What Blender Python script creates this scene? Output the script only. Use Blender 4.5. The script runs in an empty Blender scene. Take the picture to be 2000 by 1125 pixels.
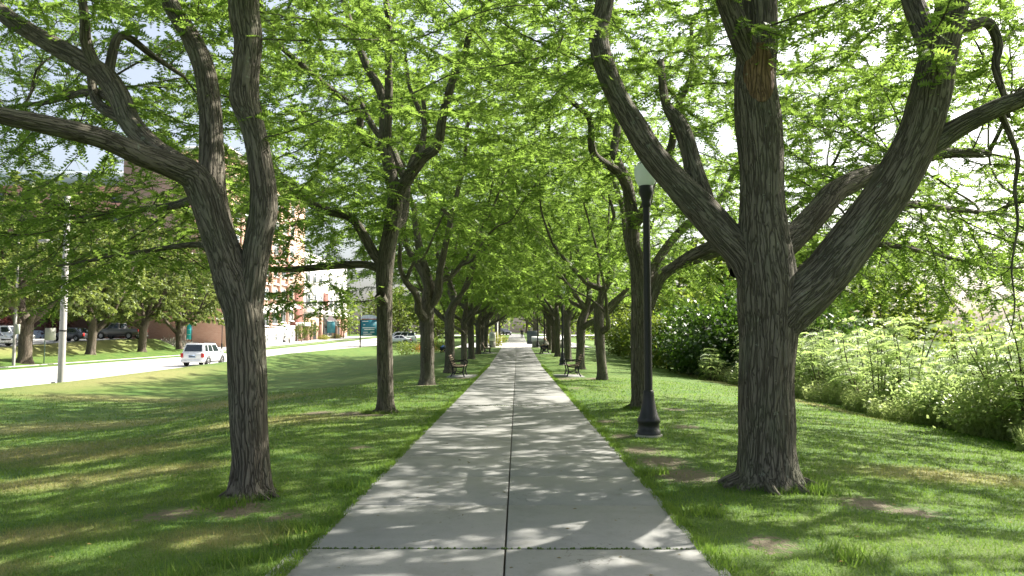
import bpy, bmesh, math, random
import numpy as np
from mathutils import Vector, Matrix

R = math.radians
SC = bpy.context.scene
COL = SC.collection
rng = np.random.default_rng(7)
random.seed(7)

# ------------------------------------------------------------------ camera, sky, sun, exposure
F = 1480.0                                   # focal length in photograph pixels (2000 wide)
CAM = Vector((0.09, 0.0, 1.6))
PITCH = R(3.73); YAW = R(0.39)
cd = bpy.data.cameras.new('camera'); cam = bpy.data.objects.new('camera', cd); COL.objects.link(cam)
cd.sensor_width = 36; cd.lens = 36 * F / 2000; cd.clip_end = 3000; cd.clip_start = 0.05
cam.location = CAM; cam.rotation_euler = (R(90) + PITCH, 0, YAW)
SC.camera = cam

SUN_AZ = R(60); SUN_EL = R(40)               # azimuth right of the view along the path
W = bpy.data.worlds.new('World'); SC.world = W; W.use_nodes = True
nt = W.node_tree; bg = nt.nodes['Background']; bg.inputs[1].default_value = 0.105
sky = nt.nodes.new('ShaderNodeTexSky'); sky.sky_type = 'NISHITA'; sky.sun_disc = False
sky.sun_elevation = SUN_EL; sky.sun_rotation = SUN_AZ
sky.air_density = 1.0; sky.dust_density = 6.0; sky.ozone_density = 1.0; sky.altitude = 200
hs = nt.nodes.new('ShaderNodeHueSaturation'); hs.inputs['Saturation'].default_value = 0.62      # hazy, milky summer sky
nt.links.new(sky.outputs[0], hs.inputs['Color']); nt.links.new(hs.outputs[0], bg.inputs[0])
sl = bpy.data.lights.new('sun', 'SUN'); sl.energy = 5.0; sl.angle = R(0.53); sl.color = (1.0, 0.945, 0.835)
so = bpy.data.objects.new('sun', sl); COL.objects.link(so)
sd = Vector((math.sin(SUN_AZ) * math.cos(SUN_EL), math.cos(SUN_AZ) * math.cos(SUN_EL), math.sin(SUN_EL)))
so.rotation_euler = sd.to_track_quat('Z', 'Y').to_euler(); so.location = sd * 60
vs = SC.view_settings; vs.view_transform = 'Standard'; vs.look = 'None'; vs.gamma = 1; vs.exposure = 1.57
vs.use_curve_mapping = False
SC.cycles.use_denoising = True
SC.cycles.max_bounces = 6; SC.cycles.diffuse_bounces = 3; SC.cycles.transmission_bounces = 4
SC.cycles.transparent_max_bounces = 8; SC.cycles.glossy_bounces = 2
SC.cycles.sample_clamp_indirect = 6

def at(px, py, d):
    """world point seen at photograph pixel (px, py) at depth d (metres along the path)"""
    x = (px - 1000) / F; z = (562.5 - py) / F
    v = Vector((x, math.cos(PITCH) - z * math.sin(PITCH), math.sin(PITCH) + z * math.cos(PITCH)))
    v = Matrix.Rotation(YAW, 3, 'Z') @ v
    return CAM + v * (d / v.y)

# ------------------------------------------------------------------ mesh helpers
class MB:
    """collects vertices and faces, builds ONE mesh object"""
    def __init__(s): s.v = []; s.q = []; s.t = []; s.n = 0; s.a = []; s.ng = []; s.has = False
    def add(s, v, quads=None, tris=None, att=None):
        v = np.asarray(v, float).reshape(-1, 3)
        if quads is not None and len(quads): s.q.append(np.asarray(quads, np.int64) + s.n)
        if tris is not None and len(tris): s.t.append(np.asarray(tris, np.int64) + s.n)
        s.v.append(v)
        if att is None: att = np.zeros((len(v), 3))
        else: s.has = True
        s.a.append(np.asarray(att, float)); s.n += len(v)
        return s
    def poly(s, pts):
        s.ng.append([s.n + i for i in range(len(pts))])
        v = np.asarray([tuple(p) for p in pts], float); s.v.append(v); s.a.append(np.zeros((len(v), 3))); s.n += len(v)
        return s
    def box(s, c, d, rz=0, rx=0, ry=0, taper=1.0):
        c = Vector(c); hx, hy, hz = d[0] / 2, d[1] / 2, d[2] / 2
        m = Matrix.Rotation(rz, 3, 'Z') @ Matrix.Rotation(ry, 3, 'Y') @ Matrix.Rotation(rx, 3, 'X')
        vs_ = []
        for sz in (-1, 1):
            k = taper if sz > 0 else 1.0
            for sx, sy in ((-1, -1), (1, -1), (1, 1), (-1, 1)):
                vs_.append(c + m @ Vector((sx * hx * k, sy * hy * k, sz * hz)))
        return s.add([tuple(p) for p in vs_], [(0, 3, 2, 1), (4, 5, 6, 7), (0, 1, 5, 4), (1, 2, 6, 5), (2, 3, 7, 6), (3, 0, 4, 7)])
    def lathe(s, prof, c=(0, 0, 0), n=16):
        prof = np.asarray(prof, float); k = len(prof); th = np.arange(n) * 2 * np.pi / n
        v = np.zeros((k, n, 3)); v[:, :, 0] = prof[:, None, 0] * np.cos(th); v[:, :, 1] = prof[:, None, 0] * np.sin(th)
        v[:, :, 2] = prof[:, None, 1]; v += np.asarray(c)
        i = np.arange(k - 1)[:, None] * n; j = np.arange(n)[None]; j2 = (j + 1) % n
        q = np.stack([i + j, i + j2, i + n + j2, i + n + j], -1).reshape(-1, 4)
        return s.add(v, q)
    def tube(s, P, rad, n=8, ridge=0, seed=0.0, cap=True, flare=0):
        P = np.asarray(P, float); k = len(P); rad = np.broadcast_to(np.asarray(rad, float), (k,))
        T = np.gradient(P, axis=0); T /= np.linalg.norm(T, axis=1)[:, None] + 1e-9
        ref = np.array([1.0, 0, 0]) if abs(T[0, 0]) < 0.8 else np.array([0, 1.0, 0])
        N = np.zeros((k, 3)); u = ref - T[0] * (ref @ T[0]); N[0] = u / np.linalg.norm(u)
        for i in range(1, k):
            u = N[i - 1] - T[i] * (N[i - 1] @ T[i]); N[i] = u / (np.linalg.norm(u) + 1e-9)
        B = np.cross(T, N)
        th = np.arange(n) * 2 * np.pi / n
        L = np.concatenate([[0], np.cumsum(np.linalg.norm(np.diff(P, axis=0), axis=1))])
        rr = np.repeat(rad[:, None], n, 1)
        if ridge:
            tt = th[None]; ll = L[:, None] + seed
            kk = max(7, round(float(rad[len(rad) // 3]) * 62))
            ph = 1.1 * np.sin(ll * 1.7 + 2 * tt) + 0.7 * np.sin(ll * 4.3 + 3 * tt + seed) + 0.45 * np.sin(ll * 9.1 - 5 * tt)
            a = np.abs(np.sin(tt * kk / 2 * 1.0 + ph))
            a2 = np.abs(np.sin(tt * kk * 0.93 // 1 + ph * 1.7 + ll * 2))
            rr = rr * (1 + ridge * (a ** 0.6 - 0.6) + ridge * 0.35 * (a2 - 0.5) + 0.035 * np.sin(ll * 2.3 + tt + seed) + 0.02 * np.sin(ll * 5.7 - 2 * tt))
        if flare: rr = rr * (1 + flare * np.exp(-L / .26)[:, None] * (np.cos(5 * th + seed)[None] + .5 * np.cos(8 * th + 2 * seed)[None]))
        v = P[:, None] + rr[:, :, None] * (np.cos(th)[None, :, None] * N[:, None] + np.sin(th)[None, :, None] * B[:, None])
        att = np.zeros((k, n, 3)); att[:, :, 0] = np.cos(th)[None] * rad[:, None]; att[:, :, 1] = np.sin(th)[None] * rad[:, None]
        att[:, :, 2] = L[:, None] + seed * 7
        i = np.arange(k - 1)[:, None] * n; j = np.arange(n)[None]; j2 = (j + 1) % n
        q = np.stack([i + j, i + j2, i + n + j2, i + n + j], -1).reshape(-1, 4)
        base = s.n
        s.add(v, q, att=att.reshape(-1, 3))
        if cap and n > 3:
            s.ng.append([base + (k - 1) * n + j for j in range(n)])
        return s
    def mesh(s, name, mat, smooth=False, attname='bk'):
        me = bpy.data.meshes.new(name)
        V = np.concatenate(s.v) if s.v else np.zeros((0, 3))
        Q = np.concatenate(s.q) if s.q else np.zeros((0, 4), np.int64)
        T = np.concatenate(s.t) if s.t else np.zeros((0, 3), np.int64)
        ngl = [len(g) for g in s.ng]
        loops = np.concatenate([Q.ravel(), T.ravel(), np.array([i for g in s.ng for i in g], np.int64)]).astype(np.int32)
        tot = np.concatenate([np.full(len(Q), 4), np.full(len(T), 3), np.array(ngl, np.int64)]).astype(np.int32)
        start = np.concatenate([[0], np.cumsum(tot)[:-1]]).astype(np.int32) if len(tot) else np.zeros(0, np.int32)
        me.vertices.add(len(V)); me.vertices.foreach_set('co', V.astype(np.float32).ravel())
        me.loops.add(len(loops)); me.loops.foreach_set('vertex_index', loops)
        me.polygons.add(len(tot)); me.polygons.foreach_set('loop_start', start); me.polygons.foreach_set('loop_total', tot)
        if s.has:
            a = me.attributes.new(attname, 'FLOAT_VECTOR', 'POINT'); a.data.foreach_set('vector', np.concatenate(s.a).astype(np.float32).ravel())
        if smooth: me.polygons.foreach_set('use_smooth', np.ones(len(tot), bool))
        me.update(calc_edges=True)
        if mat is not None: me.materials.append(mat)
        return me
    def build(s, name, mat, parent=None, smooth=False, loc=None, **kw):
        o = bpy.data.objects.new(name, s.mesh(name, mat, smooth)); COL.objects.link(o)
        if parent is not None: o.parent = parent
        if loc is not None: o.location = loc
        tag(o, **kw)
        return o

def tag(o, label=None, cat=None, group=None, kind=None):
    if label: o['label'] = label
    if cat: o['category'] = cat
    if group: o['group'] = group
    if kind: o['kind'] = kind
    return o
def empty(name, loc=(0, 0, 0), rz=0, **kw):
    o = bpy.data.objects.new(name, None); COL.objects.link(o); o.location = loc; o.rotation_euler = (0, 0, rz)
    o.empty_display_size = 0.2
    return tag(o, **kw)
def copy_tree(o, parent=None, label=None):
    c = o.copy(); COL.objects.link(c); c.parent = parent
    if label: c['label'] = label
    for ch in list(o.children): copy_tree(ch, c)
    return c
def bevel(o, w=0.01, seg=1):
    m = o.modifiers.new('bevel', 'BEVEL'); m.width = w; m.segments = seg; m.limit_method = 'ANGLE'; m.angle_limit = R(40); return o

# ------------------------------------------------------------------ materials
class N:
    """tiny node builder"""
    def __init__(s, name):
        s.m = bpy.data.materials.new(name); s.m.use_nodes = True; s.t = s.m.node_tree; s.t.nodes.clear()
        s.out = s.t.nodes.new('ShaderNodeOutputMaterial')
    def n(s, typ, **kw):
        x = s.t.nodes.new('ShaderNode' + typ)
        for k, v in kw.items():
            if k.startswith('i_'):
                key = k[2:]; key = int(key) if key.isdigit() else key.replace('_', ' ')
                s.set(x.inputs[key], v)
            else: setattr(x, k, v)
        return x
    def set(s, inp, v):
        if hasattr(v, 'is_output') or isinstance(v, bpy.types.NodeSocket): s.t.links.new(v, inp)
        elif isinstance(v, (tuple, list)) and len(v) == 3 and inp.type == 'RGBA': inp.default_value = (*v, 1)
        else: inp.default_value = v
    def noise(s, vec, scale, detail=3, rough=0.55, dist=0.0):
        x = s.n('TexNoise', i_Scale=scale, i_Detail=detail, i_Roughness=rough, i_Distortion=dist)
        if vec is not None: s.set(x.inputs['Vector'], vec)
        return x.outputs[0]
    def ramp(s, f, stops, interp='LINEAR'):
        x = s.n('ValToRGB'); x.color_ramp.interpolation = interp; e = x.color_ramp.elements
        while len(e) < len(stops): e.new(0.5)
        for i, (p, c) in enumerate(stops):
            e[i].position = p; e[i].color = (*c, 1) if isinstance(c, (tuple, list)) else (c, c, c, 1)
        s.set(x.inputs[0], f); return x.outputs[0]
    def mix(s, f, a, b, mode='MIX'):
        x = s.n('Mix', data_type='RGBA', blend_type=mode); s.set(x.inputs[0], f); s.set(x.inputs[6], a); s.set(x.inputs[7], b); return x.outputs[2]
    def math(s, op, a, b=0.0):
        x = s.n('Math', operation=op); s.set(x.inputs[0], a); s.set(x.inputs[1], b); return x.outputs[0]
    def map(s, vec, scale=(1, 1, 1), loc=(0, 0, 0), rot=(0, 0, 0)):
        x = s.n('Mapping'); s.set(x.inputs[0], vec); x.inputs['Scale'].default_value = scale; x.inputs['Location'].default_value = loc
        x.inputs['Rotation'].default_value = rot; return x.outputs[0]
    def bump(s, h, strength=0.5, dist=0.01, normal=None):
        x = s.n('Bump', i_Strength=strength, i_Distance=dist); s.set(x.inputs['Height'], h)
        if normal is not None: s.set(x.inputs['Normal'], normal)
        return x.outputs[0]
    def attr(s, name, geo=True):
        x = s.n('Attribute', attribute_name=name); x.attribute_type = 'GEOMETRY'; return x
    def pos(s): return s.n('NewGeometry').outputs['Position']
    def obj(s): return s.n('TexCoord').outputs['Object']
    def bsdf(s, col, rough=0.7, metal=0.0, spec=0.5, normal=None, **kw):
        b = s.n('BsdfPrincipled'); s.set(b.inputs['Base Color'], col); s.set(b.inputs['Roughness'], rough)
        b.inputs['Metallic'].default_value = metal; s.set(b.inputs['Specular IOR Level'], spec)
        if normal is not None: s.set(b.inputs['Normal'], normal)
        for k, v in kw.items(): s.set(b.inputs[k.replace('_', ' ')], v)
        return b.outputs[0]
    def done(s, sh): s.t.links.new(sh, s.out.inputs[0]); return s.m

def plain(name, col, rough=0.6, metal=0.0, spec=0.5, vary=0.12, scale=4.0, **kw):
    k = N(name); f = k.noise(k.obj(), scale, 4)
    c = k.mix(f, tuple(x * (1 - vary) for x in col), tuple(min(1, x * (1 + vary)) for x in col))
    return k.done(k.bsdf(c, rough, metal, spec, **kw))

def m_bark(name, furrow, ridge_c, lichen, lich=0.35):
    k = N(name); bk = k.attr('bk').outputs['Vector']
    tn = k.n('TexNoise', i_Scale=4.0, i_Detail=3.0); k.set(tn.inputs['Vector'], k.map(bk, (1, 1, 0.45)))
    sc = k.n('VectorMath', operation='SCALE'); k.set(sc.inputs[0], tn.outputs[1]); sc.inputs[3].default_value = 0.05
    def warped(zs):
        vd = k.n('VectorMath', operation='ADD'); k.set(vd.inputs[0], k.map(bk, (1, 1, zs))); k.set(vd.inputs[1], sc.outputs[0]); return vd.outputs[0]
    def furrows(scale, zs, w):                       # meandering, forking furrows along the stem
        n_ = k.noise(warped(zs), scale, 1.5, .5)
        return k.ramp(k.math('ABSOLUTE', k.math('SUBTRACT', n_, .5)), [(0, 0), (w, .75), (w * 2.6, 1)])
    f1 = furrows(19, .075, .035); f2 = furrows(34, .11, .05)
    fine = k.noise(k.map(bk, (1, 1, 0.3)), 60, 5, 0.65)
    plates = k.noise(k.map(bk, (1, 1, .5)), 30, 3, .6)
    h = k.math('ADD', k.math('MULTIPLY', k.math('MINIMUM', f1, k.math('ADD', f2, .25)), .8), k.math('MULTIPLY', fine, 0.35))
    c = k.mix(k.ramp(h, [(0.2, 0.0), (0.95, 1.0)]), furrow, ridge_c)
    c = k.mix(k.ramp(plates, [(.35, .4), (.6, 0)]), c, tuple(x * .55 for x in ridge_c))
    big = k.noise(k.map(bk, (1, 1, 0.6)), 2.6, 5, 0.62)
    c = k.mix(k.ramp(k.noise(k.map(bk, (1, 1, .7)), 1.6, 4, .6), [(.35, 0), (.7, .6)]), c, k.mix(.45, c, (.12, .095, .065)))
    c = k.mix(k.ramp(big, [(0.48, 0.0), (0.68, lich)]), c, lichen)
    sp = k.noise(bk, 11, 5, 0.68)
    c = k.mix(k.ramp(sp, [(0.63, 0.0), (0.69, 0.6)]), c, (.27, .30, .23))
    nb = k.bump(h, 1.0, 0.035)
    return k.done(k.bsdf(c, 0.92, 0, 0.2, nb))

def m_leaf(name, lo, hi, trans, gloss=0.25, tmix=0.45, rough=0.45):
    k = N(name); a = k.attr('bk').outputs['Vector']; sx = k.n('SeparateXYZ'); k.set(sx.inputs[0], a)
    c = k.mix(sx.outputs[0], lo, hi)
    t = k.mix(sx.outputs[0], tuple(x * 0.8 for x in trans), tuple(x * 1.15 for x in trans))
    b = k.bsdf(c, rough, 0, gloss)
    tr = k.n('BsdfTranslucent'); k.set(tr.inputs[0], t)
    mx = k.n('MixShader'); mx.inputs[0].default_value = tmix; k.set(mx.inputs[1], b); k.set(mx.inputs[2], tr.outputs[0])
    return k.done(mx.outputs[0])
# ------------------------------------------------------------------ terrain
def ip(x, pts):
    xs, ys = zip(*pts); return np.interp(x, xs, ys)
def smooth(t): t = np.clip(t, 0, 1); return t * t * (3 - 2 * t)
def prof(y):                       # the walk climbs gently beyond 45 m
    return ip(y, [(-60, 0), (42, 0), (50, .06), (57, .18), (66, .34), (76, .52), (92, .68), (111, .85), (130, 1.25), (164, 2.1), (210, 2.9), (400, 4), (900, 6)])
def road_z(y): return ip(y, [(-100, -.9), (30, -.78), (50, -.72), (83, -.5), (110, -.15), (137, .3), (200, 1.6), (260, 2.4), (900, 5)])
def berm_z(y): return ip(y, [(-100, -.75), (32, -.56), (43, -.38), (53, -.2), (70, .12), (113, .35), (140, .9), (164, 1.6), (200, 2.2), (900, 5.5)])
def zt(x, y):
    x = np.asarray(x, float); y = np.asarray(y, float); x, y = np.broadcast_arrays(x, y)
    p = prof(y)
    sw = p + ip(x, [(-16, -.82), (-13, -.85), (-9, -.55), (-6, -.2), (-3.4, -.02), (-1.5, 0)])          # swale left of the walk
    sw += 0.04 * np.sin(x * .9 + y * .35) * smooth((-x - 2.5) / 3)
    b = berm_z(y); r = road_z(y)
    lot = ip(y, [(40, .3), (62, .62), (70, .8), (79, 1.15), (88, 1.4), (96, 1.45)])
    f = smooth((-x - 42) / 2.8)
    low = ip(x, [(-41, .55), (-39, .34), (-38, .16), (-37.2, .10)]) + r
    up = low + (lot - low) * f
    k = smooth((y - 94) / 5); up = up * (1 - k) + (r + .14) * k
    z = np.where(x > -16, sw, 0)
    z = np.where((x <= -16) & (x > -21), sw + (b - sw) * smooth((-x - 16) / 5), z)
    z = np.where((x <= -21) & (x > -22.9), b + (r + .10 - b) * smooth((-x - 21) / 1.9), z)
    z = np.where((x <= -22.9) & (x > -23.2), r + .10, z)
    z = np.where((x <= -23.2) & (x > -37.2), r - .06, z)
    z = np.where(x <= -37.2, up, z)
    rt = ip(x, [(1.5, 0), (3.2, .015), (5, -.05), (7.5, -.22), (9.5, -.40), (12, -.65), (16, -1.3), (24, -2.6), (40, -5), (80, -8), (300, -9)])
    z = np.where(x > 1.5, p + rt, z)
    z = np.where(np.abs(x) < 1.45, p - .09, z)
    return z
def Z(x, y): return float(zt(x, y))

DIRT = [(2.05, 8.9, .42), (1.95, 9.9, .4), (1.85, 10.9, .34), (1.8, 12.4, .26), (1.8, 14.6, .26), (2.3, 13.2, .2), (3.45, 7.4, .3), (3.8, 7.1, .22),
        (2.05, 6.0, .24), (3.1, 13.6, .3), (4.4, 14.3, .2), (-2.5, 7.2, .3), (-3.1, 7.05, .25), (-1.95, 6.9, .18), (-3.4, 16.2, .45), (-4.3, 16.8, .4), (-2.9, 16, .35),
        (-2.2, 11.2, .2), (-6.6, 8.6, .25), (3.6, 17, .3), (1.95, 24, .4), (2.0, 29.5, .6), (-2.1, 30, .5), (3.1, 29.4, .6), (-3, 26, .5), (3.3, 39, .5)]
def dirt_at(x, y):
    d = np.zeros(np.broadcast(x, y).shape)
    for cx, cy, r in DIRT:
        d = np.maximum(d, 1 - np.sqrt((x - cx) ** 2 + ((y - cy) * .75) ** 2) / (r * 1.5))
    return np.clip(d, 0, 1)
def dry_lit_at(x, y):                  # dry turf; some patches also paint in sunlit lawn
    d = np.zeros(np.broadcast(x, y).shape)
    for cx, cy, rx, ry in [(-6.0, 9.6, 2.3, .9), (-4.6, 9.9, 1.4, .6), (-9, 14, 2.5, 2.0), (-6.5, 12.5, 2, 1.2), (-5, 15.5, 2.5, 1.4), (-2.3, 6.2, .7, .5), (5.4, 9.3, 1.6, .8), (6.2, 7.6, 1.2, .6), (8.6, 22, .5, 6),
                           (-12, 20, 4, 2), (-16, 30, 5, 2), (-45, 70, 4, 30), (-20, 40, 2.5, 14), (9.3, 34, 1.2, 12), (-9, 25, 3, 3), (-4.1, 6.5, 1.0, .5), (-3.9, 5.4, .8, .4)]:
        d = np.maximum(d, 1 - np.sqrt(((x - cx) / rx) ** 2 + ((y - cy) / ry) ** 2))
    return np.clip(d * 1.4, 0, 1)

def grid_axis(parts):
    a = []
    for lo, hi, st in parts: a += list(np.arange(lo, hi - 1e-6, st))
    return np.array(a + [parts[-1][1]])
def sheet(X, Y, zf):
    gx, gy = np.meshgrid(X, Y); v = np.stack([gx, gy, zf(gx, gy)], -1).reshape(-1, 3)
    nx, ny = len(X), len(Y); i = np.arange(ny - 1)[:, None] * nx; j = np.arange(nx - 1)[None]
    q = np.stack([i + j, i + j + 1, i + nx + j + 1, i + nx + j], -1).reshape(-1, 4)
    return v, q

def m_lawn():
    k = N('lawn'); p = k.pos(); a = k.n('SeparateXYZ'); k.set(a.inputs[0], k.attr('bk').outputs['Vector'])
    n1 = k.noise(p, 0.8, 6, .68); n2 = k.noise(p, 3.5, 5, .65); n3 = k.noise(k.map(p, (1, .55, 1)), 42, 4, .7); n4 = k.noise(p, 9, 4, .6)
    c = k.mix(k.ramp(n2, [(.32, 0), (.68, 1)]), (.018, .080, .012), (.065, .14, .02))
    c = k.mix(k.ramp(n1, [(.38, 0), (.66, .6)]), c, (.165, .19, .042))
    c = k.mix(k.math('MULTIPLY', a.outputs[1], k.ramp(n4, [(.3, .35), (.65, 1)])), c, (.30, .25, .11))
    c = k.mix(k.ramp(n3, [(.3, .0), (.75, .55)]), c, (.12, .19, .035))
    c = k.mix(k.ramp(n3, [(.28, .55), (.45, 0)]), c, (.018, .034, .008))
    d = k.ramp(k.math('ADD', a.outputs[0], k.math('MULTIPLY', k.math('SUBTRACT', k.noise(p, 14, 6, .75), .5), 1.9)), [(.36, 0), (.60, .9)])
    soil = k.mix(k.noise(p, 26, 5, .7), (.085, .064, .045), (.21, .168, .125))
    soil = k.mix(k.ramp(k.noise(p, 70, 2), [(.6, 0), (.7, .5)]), soil, (.16, .15, .05))
    c = k.mix(d, c, soil)
    nb = k.bump(k.math('ADD', n3, k.math('MULTIPLY', n4, .4)), .8, .05)
    return k.done(k.bsdf(c, .85, 0, .25, nb))
LAWN = m_lawn()
gX = grid_axis([(-420, -120, 30), (-120, -60, 6), (-60, -37.2, 1.2), (-37.2, -23.2, 3.5), (-23.2, -22.9, .3), (-22.9, -21, .38), (-21, -12, .6), (-12, -1.5, .25), (-1.5, -1.45, .05), (-1.45, 1.45, .725), (1.45, 1.5, .05), (1.5, 12, .25), (12, 24, 1), (24, 60, 4), (60, 330, 30)])
gY = grid_axis([(-50, 2, 4), (2, 22, .27), (22, 60, .8), (60, 104, 2), (104, 220, 4), (220, 950, 40)])
v, q = sheet(gX, gY, zt)
att = np.zeros((len(v), 3)); att[:, 0] = dirt_at(v[:, 0], v[:, 1]); att[:, 1] = dry_lit_at(v[:, 0], v[:, 1])
g = MB(); g.add(v, q, att=att); GROUND = g.build('ground', LAWN, smooth=True, kind='structure')

# ------------------------------------------------------------------ the concrete walk, slab by slab
def m_concrete(name, lo, hi, stain=.5):
    k = N(name); p = k.pos(); ri = k.n('ObjectInfo').outputs['Random']
    n1 = k.noise(p, 1.3, 5, .6); n2 = k.noise(p, 60, 4, .7); n3 = k.noise(p, 7, 5, .65)
    c = k.mix(n3, lo, hi)
    c = k.mix(k.math('MULTIPLY', ri, .35), c, tuple(x * .78 for x in lo))
    c = k.mix(k.ramp(n1, [(.5, 0), (.75, stain)]), c, tuple(x * .68 for x in lo))
    c = k.mix(k.ramp(n2, [(.30, .45), (.42, 0)]), c, tuple(x * .5 for x in lo))
    c = k.mix(k.ramp(k.noise(p, 16, 2), [(.70, 0), (.73, .5)]), c, (.13, .12, .09))
    cr = k.math('ABSOLUTE', k.math('SUBTRACT', k.noise(p, .9, 5, .62), .5)); crk = k.math('MULTIPLY', k.ramp(cr, [(.0, 1), (.004, 0)]), k.ramp(k.noise(p, .5, 2), [(.52, 0), (.6, .7)]))
    c = k.mix(crk, c, (.05, .045, .035))
    c = k.mix(k.ramp(k.noise(p, 2.6, 6, .7), [(.55, 0), (.72, .35)]), c, (.16, .15, .125))
    nb = k.bump(n2, .35, .004)
    return k.done(k.bsdf(c, .85, 0, .3, nb))
CONC = m_concrete('walk_concrete', (.205, .207, .202), (.28, .28, .272))
JOINT = plain('joint_soil', (.06, .05, .035), .95, vary=.4, scale=30)
W2 = 1.5; Y0 = 5.83; SL = 1.5; ROWS = range(-2, 24)
y_end = Y0 + SL * 24
b = MB()
v, q = sheet(np.array([-1.47, 1.47]), np.concatenate([[1.0], np.arange(3, y_end, 1.5), [y_end]]), lambda x, y: prof(y) - .028)
b.add(v, q); PATH = b.build('path', JOINT, kind='structure')
r_ = random.Random(3)
for side in (-1, 1):
    for i in ROWS:
        y0 = Y0 + SL * i; y1 = y0 + SL; gap = .013 if i in (0, 8, 16) else .006
        x0, x1 = (-W2, -.007) if side < 0 else (.007, W2)
        if i == -1 and side < 0: x0 -= .10
        if i == -1 and side > 0: x1 += .03
        y0 += gap; y1 -= (.013 if (i + 1) in (0, 8, 16) else .006)
        m = MB(); m.box(((x0 + x1) / 2, (y0 + y1) / 2, float(prof((y0 + y1) / 2)) - .045), (x1 - x0, y1 - y0, .11), rx=r_.uniform(-.0012, .0012), ry=r_.uniform(-.0012, .0012))
        o = m.build('slab', CONC, PATH); bevel(o, .007, 2)
# beyond the near slabs the joints are too fine to tell apart: two long strips with a centre joint
for side in (-1, 1):
    ys = grid_axis([(y_end + .01, 78, 1.5)]); m = MB(); X = np.array([-W2, -.007]) if side < 0 else np.array([.007, W2])
    v, q = sheet(X, ys, lambda x, y: prof(y) + .01); m.add(v, q); m.build('slab_strip', CONC, PATH)
m = MB(); v, q = sheet(np.array([-1.5, 1.5]), grid_axis([(111, 175, 4)]), lambda x, y: prof(y) + .012); m.add(v, q); m.build('slab_strip', CONC, PATH)
# moss and soil in the open joints
MOSS = plain('moss', (.06, .10, .02), .95, vary=.5, scale=40)
m = MB()
for yj in (Y0, Y0 + 12):
    xs = np.arange(-1.48, 1.48, .018)
    for x in xs:
        if r_.random() < .62:
            h = r_.uniform(.004, .016); m.box((x, yj + r_.uniform(-.008, .008), .008 + h / 2), (r_.uniform(.012, .03), r_.uniform(.012, .026), h), rz=r_.uniform(0, 3), taper=.5)
m.build('moss_joint', MOSS, PATH, kind='stuff')

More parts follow.
